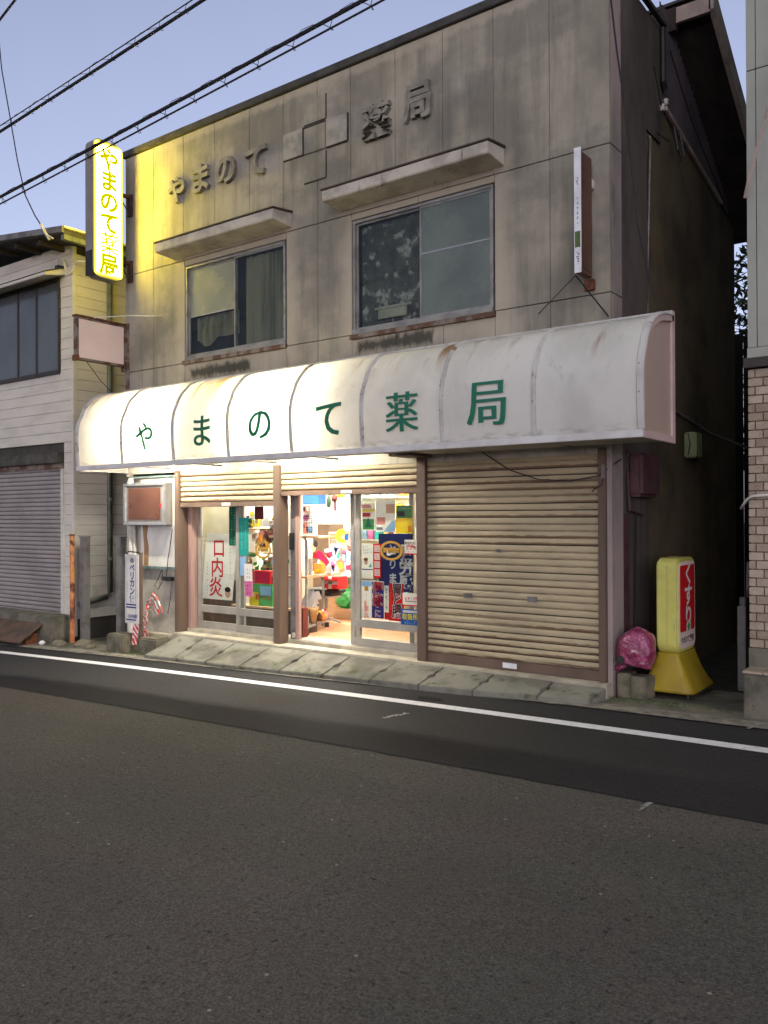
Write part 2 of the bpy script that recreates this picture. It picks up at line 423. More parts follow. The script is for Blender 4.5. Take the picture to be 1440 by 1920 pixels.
M['trim_pink_light'] = mat('awning_trim_pink_light', (.55, .40, .37), (.47, .35, .32), scale=4, rough=.5, bump=.05)  # right end frame only; pink light painted in as a tint
M['tube'] = emis('fluorescent_tube', (1, .93, .78), TUBE_E)
M['room_light'] = emis('shop_ceiling_light', (1, .95, .84), ROOM_E)

def sign_face(dim=1.0):
    """yellow acrylic box lit from the middle by an upright tube"""
    k = N('lit_yellow_acrylic')
    tc = k.n('ShaderNodeTexCoord')
    gx, gy, gz = k.sep(tc.outputs['Generated'])
    ay = k.math('ABSOLUTE', k.math('SUBTRACT', gy, .5))
    az = k.math('ABSOLUTE', k.math('SUBTRACT', gz, .5))
    a = k.math('MAXIMUM', k.math('MULTIPLY', ay, 1.0), k.math('SUBTRACT', k.math('MULTIPLY', az, 3.2), 1.08))
    fal = k.step(a, .5, .22)
    st = k.math('ADD', k.math('MULTIPLY', fal, SIGN_E * dim), .38)
    e = k.n('ShaderNodeEmission')
    e.inputs[0].default_value = (1.0, .79, .06, 1)
    k.link(st, e.inputs[1])
    k.link(e.outputs[0], k.out.inputs[0])
    return k.m
M['sign_lit_back'] = sign_face(.22)
M['sign_lit'] = sign_face()
M['sign_letter_lit'] = emis('lit_olive_letter', (.66, .60, .0), .5)

def bag_mat():
    k = N('thin_pink_plastic_bag')
    c = k.mix(k.step(k.noise(7, detail=2, seed=4), .42, .66), (.20, .018, .065), (.36, .085, .17))
    c = k.mix(k.step(k.noise(11, detail=2, seed=9), .62, .7), c, (.45, .27, .30))
    c = k.mix(k.step(k.noise(9, detail=1, seed=15), .68, .74), c, (.06, .03, .06))
    h = k.math('ADD', k.noise(13, (1, 1, .7), 2, seed=1), k.math('MULTIPLY', k.noise(34, detail=2, seed=6), .35))
    k.bump(h, 1.0, .05)
    k.b.inputs['Coat Weight'].default_value = .5
    return k.done(c, .3, spec=.5)
M['bag'] = bag_mat()
for nm, c in (('white', (.75, .73, .68)), ('paper', (.74, .74, .72)), ('navy', (.035, .035, .20)), ('navy_banner', (.03, .036, .14)), ('blue', (.02, .13, .42)), ('sky_blue', (.3, .5, .75)),
              ('teal', (.03, .36, .33)), ('dark_green', (.012, .13, .08)), ('green', (.06, .30, .08)), ('yellow', (.8, .65, .03)), ('pink', (.62, .17, .38)), ('orange', (.75, .28, .04)), ('salmon', (.75, .3, .25)), ('red', (.58, .018, .02)), ('crimson', (.55, .02, .09)), ('skin', (.62, .38, .27)), ('gold', (.48, .27, .03))):
    M['thin_' + nm] = translucent('thin_paper_' + nm, (lambda cc: (lambda k: k.mix(k.noise(6), cc, tuple(v * .9 for v in cc))))(c), .5, (1, .97, .9))
M['tape'] = (lambda k: k.done(k.mix(k.step(k.math('SINE', k.math('MULTIPLY', k.math('ADD', k.math('ADD', k.sep()[2], k.sep()[0]), k.math('MULTIPLY', k.noise(14), .12)), 75)), -.1, .1), (.62, .05, .04), (.7, .66, .62)), .4))(N('red_white_striped_plastic'))

# ------------------------------------------------------------------ builders
class B:
    """collects faces, then becomes one mesh object"""
    def __init__(s):
        s.v = []; s.f = []

    def add(s, vs, fs):
        o = len(s.v)
        s.v += [tuple(v) for v in vs]
        s.f += [tuple(i + o for i in f) for f in fs]
        return s

    def box(s, x0, x1, y0, y1, z0, z1):
        v = [(x0, y0, z0), (x1, y0, z0), (x1, y1, z0), (x0, y1, z0), (x0, y0, z1), (x1, y0, z1), (x1, y1, z1), (x0, y1, z1)]
        return s.add(v, [(0, 3, 2, 1), (4, 5, 6, 7), (0, 1, 5, 4), (1, 2, 6, 5), (2, 3, 7, 6), (3, 0, 4, 7)])

    def quad(s, a, b, c, d):
        return s.add([a, b, c, d], [(0, 1, 2, 3)])

    def prism(s, poly, axis, a, b):
        """2-D polygon swept along an axis (0: poly is y,z; 1: x,z; 2: x,y)"""
        def p3(p, t):
            return (t, p[0], p[1]) if axis == 0 else (p[0], t, p[1]) if axis == 1 else (p[0], p[1], t)
        n = len(poly)
        vs = [p3(p, a) for p in poly] + [p3(p, b) for p in poly]
        fs = [tuple(range(n)), tuple(range(2 * n - 1, n - 1, -1))] + [(i, i + n, (i + 1) % n + n, (i + 1) % n) for i in range(n)]
        return s.add(vs, fs)

    def tube(s, pts, r, n=8, r2=None):
        pts = [Vector(p) for p in pts]
        rings = []
        for i, p in enumerate(pts):
            d = (pts[min(i + 1, len(pts) - 1)] - pts[max(i - 1, 0)]).normalized()
            a = d.cross(Vector((0, 0, 1)))
            if a.length < .05:
                a = d.cross(Vector((0, 1, 0)))
            a.normalize(); b = d.cross(a)
            rr = r if r2 is None else r + (r2 - r) * i / (len(pts) - 1)
            rings.append([p + (a * math.cos(6.28319 * k / n) + b * math.sin(6.28319 * k / n)) * rr for k in range(n)])
        vs = [v for q in rings for v in q]
        fs = [(i * n + k, i * n + (k + 1) % n, (i + 1) * n + (k + 1) % n, (i + 1) * n + k) for i in range(len(pts) - 1) for k in range(n)]
        fs += [tuple(range(n - 1, -1, -1)), tuple((len(pts) - 1) * n + k for k in range(n))]
        return s.add(vs, fs)

    def lathe(s, prof, cx, cy, n=16):
        vs = [(cx + r * math.cos(6.28319 * k / n), cy + r * math.sin(6.28319 * k / n), z) for (r, z) in prof for k in range(n)]
        fs = [(i * n + k, i * n + (k + 1) % n, (i + 1) * n + (k + 1) % n, (i + 1) * n + k) for i in range(len(prof) - 1) for k in range(n)]
        fs += [tuple(range(n - 1, -1, -1)), tuple((len(prof) - 1) * n + k for k in range(n))]
        return s.add(vs, fs)

    def disc(s, c, right, up, rx, ry, n=24, hole=0):
        c = Vector(c); right = Vector(right); up = Vector(up)
        o = [c + right * rx * math.cos(6.28319 * k / n) + up * ry * math.sin(6.28319 * k / n) for k in range(n)]
        if not hole:
            return s.add(o, [tuple(range(n))])
        q = [c + (p - c) * hole for p in o]
        return s.add(o + q, [(k, (k + 1) % n, n + (k + 1) % n, n + k) for k in range(n)])

    def mesh(s, name, material, smooth=False, bevel=0):
        me = bpy.data.meshes.new(name)
        me.from_pydata(s.v, [], s.f)
        bm = bmesh.new(); bm.from_mesh(me)
        bmesh.ops.recalc_face_normals(bm, faces=bm.faces)
        if bevel:
            bmesh.ops.bevel(bm, geom=[e for e in bm.edges if e.is_manifold and e.calc_face_angle(0) > .6], offset=bevel, segments=2, affect='EDGES', clamp_overlap=True)
        bm.to_mesh(me); bm.free()
        if smooth:
            for p in me.polygons:
                p.use_smooth = True
        me.materials.append(M[material] if isinstance(material, str) else material)
        return me

    def make(s, name, material, parent=None, smooth=False, bevel=0, kind=None):
        return link(name, s.mesh(name, material, smooth, bevel), parent, kind)

def link(name, me, parent=None, kind=None, loc=None):
    o = bpy.data.objects.new(name, me)
    COL.objects.link(o)
    if loc:
        o.location = loc
    if parent:
        o.parent = parent
        o.matrix_parent_inverse = Matrix.Translation(-Vector(WPOS.get(parent.name, (0, 0, 0))))
        WPOS[o.name] = tuple(loc) if loc else (0, 0, 0)
    elif loc:
        WPOS[o.name] = tuple(loc)
    if kind:
        o['kind'] = kind
    return o

WPOS = {}
def thing(name, label, cat, loc=(0, 0, 0), group=None):
    o = bpy.data.objects.new(name, None)
    o.empty_display_size = .1
    COL.objects.link(o)
    o.location = loc
    WPOS[o.name] = tuple(loc)
    return tag(o, label, cat, group)

def tag(o, label, cat, group=None):
    o['label'] = label; o['category'] = cat
    if group:
        o['group'] = group
    return o

# ------------------------------------------------------------------ lettering
GL = {}
def glyph(ch, off=0.0, ext=0.0):
    key = (ch, off, ext)
    if key not in GL:
        cu = bpy.data.curves.new('g', 'FONT')
        cu.body = ch; cu.size = 1; cu.resolution_u = 3; cu.offset = off; cu.extrude = ext
        o = bpy.data.objects.new('g', cu)
        COL.objects.link(o)
        dg = bpy.context.evaluated_depsgraph_get()
        me = bpy.data.meshes.new_from_object(o.evaluated_get(dg))
        GL[key] = ([tuple(v.co) for v in me.vertices], [tuple(p.vertices) for p in me.polygons])
        bpy.data.objects.remove(o); bpy.data.meshes.remove(me); bpy.data.curves.remove(cu)
    return GL[key]

EM = None
def em_box():
    global EM
    if EM is None:
        vs, _ = glyph('国')
        xs = [v[0] for v in vs]; ys = [v[1] for v in vs]
        EM = ((min(xs) + max(xs)) / 2, (min(ys) + max(ys)) / 2, max(xs) - min(xs))
    return EM

XR, ZU = (1, 0, 0), (0, 0, 1)      # facade frame; the other signs read along +y
def letters(b, text, c, size, right=XR, up=ZU, pitch=None, vertical=True, off=.0, smear=0, sx=1.0, ext=0.0):
    """adds the characters of a text, centred on c, to builder b; size is the height of a full square character"""
    ex, ey, ew = em_box()
    k = size / ew
    pitch = pitch or size * 1.15
    c = Vector(c); right = Vector(right); up = Vector(up); nor = right.cross(up)
    n = len(text)
    for i, ch in enumerate(text):
        if ch == ' ':
            continue
        t = (n - 1) / 2 - i
        o = c + (up * pitch * t if vertical else -right * pitch * t)
        vs, fs = glyph(ch, off, ext)
        for j in range(max(1, smear)):
            dx = (j - (smear - 1) / 2) * .022 if smear else 0
            b.add([o + right * ((v[0] - ex + dx) * k * sx) + up * ((v[1] - ey) * k) + nor * (v[2] * k + j * .0003) for v in vs], fs)
    return b

def dabs(b, c, w, h, cols, rows, right=XR, up=ZU, fill=.6, seed=1, vertical=True):
    """small print too fine to read: rows of short uneven strokes"""
    rnd = random.Random(seed)
    c = Vector(c); right = Vector(right); up = Vector(up)
    for i in range(cols):
        for j in range(rows):
            if rnd.random() < .06:
                continue
            u = (i + .5) / cols - .5; v = (j + .5) / rows - .5
            cw = w / cols * fill * .5; chh = h / rows * fill * .5
            p = c + right * u * w + up * v * h
            for s in range(2):
                a = rnd.uniform(-1, 0); d = rnd.uniform(.2, 1)
                y0 = (-.9 + s * 1.0) * chh; y1 = y0 + chh * rnd.uniform(.3, .7)
                b.quad(p + right * cw * a + up * y0, p + right * cw * d + up * y0, p + right * cw * d + up * y1, p + right * cw * a + up * y1)
    return b
glyph('国'); em_box()

# ------------------------------------------------------------------ ground
def zr(x):
    d = -1.3 - x
    if d < 0:
        return -.147 - .0135 * d
    if d > 13:
        return -.147 - .0135 * 13 - .00105 * 169 - (.0135 + .0273) * (d - 13) * .3
    return -.147 - .0135 * d - .00105 * d * d

def sheet(name, xs, yf0, yf1, dz, material, ny=1, kind='structure', jag=0, parent=None):
    b = B(); vs = []
    for x in xs:
        for j in range(ny + 1):
            y0, y1 = yf0(x), yf1(x)
            y = y0 + (y1 - y0) * j / ny
            if jag and j == 0:
                y += noise.noise((x * 9, 3, 0)) * jag + noise.noise((x * 31, 8, 0)) * jag * .5
            vs.append((x, y, zr(x) + dz))
    n = ny + 1
    b.add(vs, [(i * n + j, (i + 1) * n + j, (i + 1) * n + j + 1, i * n + j + 1) for i in range(len(xs) - 1) for j in range(ny)])
    return b.make(name, material, parent, kind=kind)

def rng(a, b, st):
    n = max(1, round((b - a) / st))
    return [a + (b - a) * i / n for i in range(n + 1)]

XW = [-300, -120, -60, -30] + rng(-20, 10, .5) + [30, 80, 300]
sheet('ground', XW, lambda x: -300, lambda x: 300, -.03, 'dirt', 2)
sheet('road', [-120, -60, -30] + rng(-20, 10, .5) + [30, 80], lambda x: -11, lambda x: -2.35, 0, 'asphalt_old', 4)
xs = [-60, -30] + rng(-20, 10, .1) + [30, 60]
sheet('road_strip', xs, lambda x: -2.53, lambda x: -.42, .006, 'asphalt_new', 4, jag=.018)
sheet('edge_line', [-60, -30] + rng(-20, 10, .5) + [30, 60], lambda x: -1.145, lambda x: -1.01, .010, 'line_white')
gut = lambda x: -.60 if x < -6 else -.60 + (x + 6) * .055 if x < -2.9 else -.43
sheet('gutter_edge', rng(-20, 10, .12), lambda x: gut(x) - .06, lambda x: gut(x) + .16, .016, 'lip', 1, jag=.03)
sheet('sidewalk', rng(-20, 10, .5), lambda x: gut(x) + .10, lambda x: .8, .013, 'step_conc', 1)
b = B()
for i in range(14):                                  # scuffed tick on the new strip
    t = i / 13
    x = -4.11 + .06 * t + random.uniform(-.012, .012); y = -1.68 + .23 * t
    s = random.uniform(.012, .03)
    b.quad((x - s, y - .012, zr(x) + .0105), (x + s, y - .012, zr(x) + .0105), (x + s, y + .012, zr(x) + .0105), (x - s, y + .012, zr(x) + .0105))
b.make('paint_scuff', 'line_worn', kind='structure')
B().quad((-1.665, -2.71, zr(-1.66) + .005), (-1.635, -2.71, zr(-1.63) + .005), (-1.62, -2.52, zr(-1.62) + .005), (-1.65, -2.52, zr(-1.65) + .005)).make('parking_tick', 'line_worn', kind='structure')
B().quad((-1.61, -.56, zr(-1.6) + .02), (-1.585, -.56, zr(-1.58) + .02), (-1.565, -.47, zr(-1.57) + .02), (-1.59, -.47, zr(-1.58) + .02)).make('kerb_tick', 'line_worn', kind='structure')
b = B()
b.disc((-4.21, -.86, zr(-4.21) + .011), (1, 0, 0), (0, 1, 0), .13, .06, 20, .72)
for i in range(5):
    b.disc((-4.3 + i * .045, -.86, zr(-4.2) + .0115), (1, 0, 0), (0, 1, 0), .016, .03, 7)
b.make('utility_cover', 'gap_dark', kind='structure')

# apron of gutter-cover slabs in front of the shop
ap = link('apron', B().prism([(-8.62, -.56), (-2.9, -.36), (-2.84, 0.0), (-8.6, 0.0)], 2, -.6, -.38).mesh('apron', 'gap_dark'), kind='structure')
def yfr(x):
    return -.57 - .06 * (x + 8.6) / 1.7 if x < -6.9 else -.63 + (x + 6.9) * .02 if x < -4.1 else -.574 + (x + 4.1) * .15
JX = [-8.6, -8.05, -7.48, -6.9, -6.3, -5.71, -5.11, -4.53, -3.96, -3.36, -2.86]
for i in range(10):
    x0, x1 = JX[i] + .005, JX[i + 1] - .005
    rr = random.uniform
    if i == 0:
        x0b, x0f = -8.5, -8.63
    else:
        x0b = x0f = x0
    x1b, x1f = (x1, x1 - .05) if i == 9 else (x1, x1)
    yb = -.125; f0, f1 = yfr(x0), yfr(x1)
    ym = (yb + (f0 + f1) / 2) / 2
    nn = .028
    out = [(x0b, yb), (x1b, yb)]
    if i < 9:
        out += [(x1, ym + .05), (x1 - nn, ym + .02), (x1 - nn, ym - .02), (x1, ym - .05)]
    out += [(x1f, f1), ((x0 + x1) / 2, (f0 + f1) / 2 + rr(-.01, .01)), (x0f, f0)]
    if i > 0:
        out += [(x0, ym - .05), (x0 + nn, ym - .02), (x0 + nn, ym + .02), (x0, ym + .05)]
    t0 = rr(-.006, .006); tx = rr(-.008, .008)
    def zt(x, y):
        t = (y - yb) / (yfr(x) - yb)
        return -.05 + t0 + tx * (x - x0) + t * (zr(x) + .055 + .05)
    n = len(out)
    bb = B()
    bb.add([(x, y, zt(x, y)) for x, y in out] + [(x, y, min(zr(x) - .02, zt(x, y) - .1)) for x, y in out],
           [tuple(range(n)), tuple(range(2 * n - 1, n - 1, -1))] + [(k, k + n, (k + 1) % n + n, (k + 1) % n) for k in range(n)])
    bb.make('slab', 'slab', ap, bevel=.006)
B().box(-8.66, -2.86, -.12, .1, -.2, -.028).make('door_step', 'sill', ap, bevel=.01)
B().box(-8.66, -2.9, .1, .42, -.2, .012).make('door_threshold', 'sill', ap)

# ------------------------------------------------------------------ PHARMACY BUILDING
P = thing('pharmacy_building', 'two-storey pharmacy with grimy grey concrete panel front and roller shutters', 'building', (-6.3, .2, 0))
GX = [-9.75, -9.15, -8.55, -7.96, -7.35, -6.79, -6.27, -5.79, -5.19, -4.6, -4.02, -3.43, -2.85]
g = .004
def panel(x0, x1, z0, z1):
    b = B().box(x0 + .0022, x1 - .0022, 0, .035, z0 + g, z1 - g)
    b.make('concrete_panel', 'concrete', P, bevel=.003)
for i in range(12):
    panel(GX[i], GX[i + 1], 4.745, 6.36)
for a, c in ((-9.75, -9.15), (-9.15, -8.53), (-6.75, -6.27), (-6.27, -5.78), (-4.01, -3.43), (-3.43, -2.85)):
    panel(a, c, 3.425, 4.745)
panel(-8.53, -7.6, 4.665, 4.745); panel(-7.6, -6.75, 4.665, 4.745); panel(-5.78, -4.9, 4.67, 4.745); panel(-4.9, -4.01, 4.67, 4.745)
for a, c in ((-9.75, -9.15), (-9.15, -8.53), (-8.53, -7.64), (-7.64, -6.75), (-6.75, -6.27), (-6.27, -5.78), (-5.78, -5.19), (-5.19, -4.6), (-4.6, -4.01), (-4.01, -3.43), (-3.43, -2.85)):
    panel(a, c, 2.95, 3.425)
bk = B()
bk.box(-9.74, -2.86, .036, .2, 2.08, 3.40).box(-9.74, -2.86, .036, .2, 4.66, 6.35)
for a, c in ((-9.74, -8.53), (-6.75, -5.78), (-4.01, -2.86)):
    bk.box(a, c, .036, .2, 3.4005, 4.6595)
bk.make('wall_core', 'caulk', P)
B().box(-9.74, -2.86, .0, .034, 2.0, 2.94).make('wall_band', 'hood', P)
for z0, z1 in ((-.15, 2.0), (2.0, 3.421), (3.429, 4.741), (4.749, 6.36)):
    B().box(-2.98, -2.85, .0362, .27, z0, z1).make('corner_pillar', 'pillar' if z0 < 2.5 else 'pillar', P, bevel=.004)
B().box(-2.895, -2.85, 0.0, .036, -.15, 2.0).make('corner_pillar', 'pillar', P)
B().box(-9.78, -2.82, -.035, .25, 6.362, 6.45).box(-2.86, -2.81, .25, 1.45, 6.42, 6.47).make('coping', 'coping', P, bevel=.006)
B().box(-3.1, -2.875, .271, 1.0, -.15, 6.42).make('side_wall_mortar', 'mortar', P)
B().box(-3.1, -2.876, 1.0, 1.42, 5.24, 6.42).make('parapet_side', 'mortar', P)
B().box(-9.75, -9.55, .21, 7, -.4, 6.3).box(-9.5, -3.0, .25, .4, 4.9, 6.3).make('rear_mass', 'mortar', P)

def corr(name, y0, y1, zb, zt, material, x=-2.9, pitch=.076, amp=.010):
    b = B(); n = int((y1 - y0) / pitch * 4); vs = []
    for i in range(n + 1):
        y = y0 + (y1 - y0) * i / n
        xx = x + amp * math.sin(i * math.pi / 2)
        vs += [(xx, y, zb(y)), (xx, y, zt(y))]
    b.add(vs, [(2 * i, 2 * i + 2, 2 * i + 3, 2 * i + 1) for i in range(n)])
    return b.make(name, material, P, smooth=True)
dl = lambda y: 5.64 - .18 * (y - 1.6)
rf = lambda y: 6.62 - .585 * (y - 1.8)
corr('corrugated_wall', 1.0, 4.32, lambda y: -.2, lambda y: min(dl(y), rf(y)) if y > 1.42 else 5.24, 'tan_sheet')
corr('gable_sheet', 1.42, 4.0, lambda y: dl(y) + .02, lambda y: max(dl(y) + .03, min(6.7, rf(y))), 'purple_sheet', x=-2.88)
B().box(-3.2, -2.93, .62, 4.3, -.3, 4.9).box(-9.5, -3.2, 4.2, 4.3, -.3, 4.9).make('wall_core', 'mortar', P)
B().tube([(-2.87, 1.55, dl(1.55)), (-2.87, 3.6, dl(3.6))], .03, 6).make('wall_flashing', 'fascia_wood', P)
B().tube([(-2.84, 1.40, 6.4), (-2.84, 1.40, 5.85), (-2.84, 1.46, 5.8)], .03, 8).make('drain_stub', 'black', P)
# shed roof falling to the rear, seen from below
rb = B().prism([(1.75, 6.66), (4.55, 6.66 - .585 * 2.8), (4.55, 6.76 - .585 * 2.8), (1.75, 6.76)], 0, -10.1, -2.47)
roof = rb.make('roof', 'dark_wood', P)
B().box(-2.80, -2.455, 1.70, 1.748, 6.58, 6.74).make('roof_edge_board', 'fascia_wood', roof)
B().box(-9.9, -2.80, 1.68, 1.746, 6.50, 6.74).make('roof_edge_board', 'dark_wood', roof)
B().prism([(1.70, 6.60), (4.56, 6.60 - .585 * 2.86), (4.56, 6.86 - .585 * 2.86), (1.70, 6.86)], 0, -2.468, -2.42).make('barge_board', 'fascia_wood', roof)
for i in range(34):
    y = 1.72 + i * .084; z = 6.81 - .585 * (y - 1.75)
    B().box(-10.1, -2.475, y, y + .09, z - .03, z).make('roof_tile_course', 'roof_tile', roof)
B().tube([(-2.86, .96, 3.2), (-2.86, 1.0, 4.2), (-2.86, 1.07, 5.18), (-2.90, 1.09, 5.22)], .011, 8).make('conduit', 'steel', P)

# raised sign letters and cross on the parapet
for ch, x0, x1, z0, z1 in (('や', -8.79, -8.47, 5.49, 5.84), ('ま', -8.33, -8.02, 5.53, 5.88), ('の', -7.89, -7.55, 5.53, 5.86), ('て', -7.38, -7.03, 5.50, 5.84),
                           ('薬', -5.60, -5.22, 5.46, 5.84), ('局', -5.06, -4.71, 5.51, 5.88)):
    vs, fs = glyph(ch, .032 if ch != '薬' else .022, .09)
    xa = min(v[0] for v in vs); xb = max(v[0] for v in vs); ya = min(v[1] for v in vs); yb = max(v[1] for v in vs)
    lb = B().add([(x0 + (v[0] - xa) / (xb - xa) * (x1 - x0), -.028 - v[2] * .3, z0 + (v[1] - ya) / (yb - ya) * (z1 - z0)) for v in vs], fs)
    lb.make('raised_letter', 'raised', P)
for (x0, x1, z0, z1, d) in ((-6.78, -6.475, 5.57, 5.875, .018), (-6.125, -5.82, 5.56, 5.86, .026), (-6.462, -6.138, 5.895, 6.17, .012), (-6.462, -6.138, 5.235, 5.53, .012)):
    arm = B().box(x0, x1, -d, .001, z0, z1).make('cross_arm', 'cross_pale' if x1 > -6.0 or x0 < -6.6 else 'concrete', P, bevel=.004)
    B().box(x1 - .001, x1 + .007, -d - .001, .002, z0, z1).make('arm_edge', 'joint_dark', arm)
    B().box(x0, x1, -d - .001, .002, z0 - .008, z0 + .001).make('arm_edge', 'joint_dark', arm)
cc = B().box(-6.457, -6.143, -.018, .001, 5.56, 5.855).make('cross_centre', 'concrete', P, bevel=.004)
B().box(-6.457, -6.143, -.03, .002, 5.856, 5.87).make('centre_edge', 'joint_dark', cc)
B().box(-6.4725, -6.4575, -.03, .002, 5.56, 5.87).make('centre_edge', 'joint_dark', cc)

# window hoods
for x0, x1, z in ((-8.72, -6.66, 4.80), (-5.93, -3.90, 4.82)):
    h = B().prism([(0, z - .02), (-.31, z), (-.32, z + .012), (-.32, z + .115), (0, z + .15)], 0, x0, x1).make('window_hood', 'hood', P, bevel=.005)
    B().prism([(.001, z + .152), (-.335, z + .117), (-.335, z + .132), (.001, z + .172)], 0, x0 - .015, x1 + .015).make('hood_flashing', 'hood_top', h)

# upstairs windows
def up_window(x0, x1, z0, z1, xm, left, right):
    fr = B()
    fr.box(x0, x1, .0, .07, z1 - .03, z1).box(x0, x1, -.02, .07, z0, z0 + .05)
    fr.box(x0, x0 + .024, .0, .07, z0 + .05, z1 - .03).box(x1 - .024, x1, .0, .07, z0 + .05, z1 - .03)
    w = fr.make('window', 'alu_dull', P)
    B().box(x0 - .03, x1 + .03, -.04, .0, z0 - .05, z0 - .002).make('rusty_sill', 'rusty_frame', w)
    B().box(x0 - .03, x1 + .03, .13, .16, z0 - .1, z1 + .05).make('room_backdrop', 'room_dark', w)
    for k, (a, c, fn) in enumerate(((x0 + .024, xm + .014, left), (xm - .014, x1 - .024, right))):
        y = .012 if k else .034
        s = B().box(a, c, y, y + .02, z1 - .05, z1 - .03).box(a, c, y, y + .02, z0 + .05, z0 + .08).box(a, a + .02, y, y + .02, z0 + .08, z1 - .05).box(c - .02, c, y, y + .02, z0 + .08, z1 - .05)
        s.make('sash', 'alu_dull', w)
        fn(w, a + .02, c - .02, y + .01, z0 + .08, z1 - .05)
def pane(w, a, c, y, z0, z1, m='glass_up'):
    B().box(a, c, y - .002, y + .002, z0, z1).make('pane', m, w)
def drape(w, a, c, y, z0, z1, m, wav=.012, n=40):
    vs = []
    for i in range(n + 1):
        x = a + (c - a) * i / n
        yy = y + wav * math.sin(i * 1.1) + wav * .6 * math.sin(i * .43 + 1)
        vs += [(x, yy, z0), (x, yy, z1)]
    B().add(vs, [(2 * i, 2 * i + 2, 2 * i + 3, 2 * i + 1) for i in range(n)]).make('curtain', m, w, smooth=True)
def w1l(w, a, c, y, z0, z1):
    zm = z0 + (z1 - z0) * .44
    pane(w, a, c, y, zm + .012, z1, 'frost2'); pane(w, a, c, y, z0, zm)
    B().box(a, c, y - .006, y + .006, zm, zm + .012).make('muntin', 'alu', w)
    drape(w, a + .06, c - .02, y + .055, z0 + .18, zm, 'curtain', .01, 18)
    bm = bmesh.new(); bmesh.ops.create_icosphere(bm, subdivisions=3, radius=1)
    for v in bm.verts:
        d = 1 + .35 * noise.noise(v.co * 2.1) + .12 * noise.noise(v.co * 6)
        v.co = Vector((a + .34 + v.co.x * .2 * d, y + .045 + v.co.y * .02, z0 + .27 + v.co.z * .16 * d + v.co.x * .06))
    me = bpy.data.meshes.new('crumpled_cloth'); bm.to_mesh(me); bm.free(); me.materials.append(M['curtain'])
    link('crumpled_cloth', me, w)
def w1r(w, a, c, y, z0, z1):
    pane(w, a, c, y, z0, z1); drape(w, a + .1, c - .06, y + .07, z0, z1, 'curtain', .016, 60)
def w2l(w, a, c, y, z0, z1):
    pane(w, a, c, y, z0, z1); drape(w, a, c, y + .06, z0 + .0, z1, 'lace', .006, 40)
    B().box(a + .25, a + .62, y + .015, y + .03, z0 + .06, z0 + .16).make('stored_box', 'hood', w)
    B().box(a + .2, a + .68, y + .013, y + .032, z0 + .165, z0 + .19).make('stored_lid', 'hood', w)
def w2r(w, a, c, y, z0, z1):
    zm = z0 + (z1 - z0) * .58
    pane(w, a, c, y, zm + .006, z1, 'frost'); pane(w, a, c, y, z0, zm - .006, 'frost')
    B().box(a, c, y - .005, y + .005, zm - .006, zm + .006).make('muntin', 'alu', w)
up_window(-8.51, -6.77, 3.45, 4.655, -7.62, w1l, w1r)
up_window(-5.76, -4.03, 3.42, 4.66, -4.88, w2l, w2r)

# ---- shop front: posts, shutters, doors
for x0, x1 in ((-8.70, -8.62), (-6.945, -6.845), (-4.915, -4.805), (-2.965, -2.896)):
    B().box(x0, x1, -.04, .12, -.03, 2.05).make('shutter_post', 'brown_post', P, bevel=.006)
B().box(-8.70, -2.9, -.03, .12, 2.135, 2.17).make('shutter_head', 'brown_post', P)
PITCH = .065
def slat_mesh(w):
    prof = [(.018, -.0325), (.018, -.0235), (.001, -.0225), (-.004, -.016), (-.006, 0), (-.004, .02), (.002, .0315), (.016, .0325)]
    return B().prism(prof, 0, -w / 2, w / 2).mesh('slat', 'shutter')
def shutter(x0, x1, zb, bar, bent=False):
    root = B().box(x0 + .02, x1 - .02, .026, .032, zb, 2.05).make('roller_shutter', 'joint_dark', P)
    me = slat_mesh(x1 - x0)
    n = int((2.05 - zb - bar) / PITCH)
    for i in range(n + 2):
        z = zb + bar + PITCH * (i + .5)
        if z < 2.10:
            link('slat', me, root, loc=((x0 + x1) / 2, .008 + random.uniform(-.001, .001), z))
    B().box(x0, x1, -.012, .02, zb, zb + bar).make('bottom_bar', 'brown_post', root, bevel=.004)
    xm = (x0 + x1) / 2 + (.02 if not bent else .1)
    B().box(xm - .075, xm + .075, -.015, -.0125, zb + bar * .25, zb + bar * .8).make('maker_label', 'white_plastic', root)
    return root
shutter(-8.62, -6.945, 1.575, .06)
shutter(-6.845, -4.915, 1.69, .055)
s3 = shutter(-4.805, -2.965, -.025, .09)
for x, z, w, h in ((-3.99, 1.115, .05, .03), (-4.33, .665, .1, .045), (-3.63, .665, .1, .05)):
    B().box(x - w / 2, x + w / 2, -.006, .004, z - h / 2, z + h / 2).make('finger_plate', 'steel', s3, bevel=.003)

def door(x0, x1, y, name='sliding_door', kick=True):
    """aluminium framed glass door: stiles, mid rail, kick rail"""
    b = B()
    sw = .055
    b.box(x0, x0 + sw, y, y + .035, .02, 1.74).box(x1 - sw, x1, y, y + .035, .02, 1.74)
    b.box(x0 + sw, x1 - sw, y, y + .035, 1.69, 1.74).box(x0 + sw, x1 - sw, y, y + .035, .225, .315).box(x0 + sw, x1 - sw, y, y + .035, .02, .105)
    d = b.make(name, 'alu_grey', P)
    B().box(x0 + sw, x1 - sw, y + .015, y + .02, .315, 1.69).make('pane', 'glass', d)
    B().box(x0 + sw, x1 - sw, y + .015, y + .02, .105, .225).make('lower_pane', 'glass', d)
    return d
door(-8.53, -7.68, .205); door(-7.78, -6.95, .165)
door(-5.86, -5.0, .15); door(-5.97, -5.11, .19)
B().box(-8.615, -6.95, .13, .26, -.02, .018).box(-6.84, -4.92, .13, .26, -.02, .018).make('door_track', 'alu_grey', P)
B().box(-8.60, -8.55, .11, .25, 0, 2.05).make('pink_jamb', 'pink_post', P)
B().box(-6.755, -6.70, .135, .185, -.02, 2.0).make('pink_jamb', 'pink_post', P, bevel=.006)
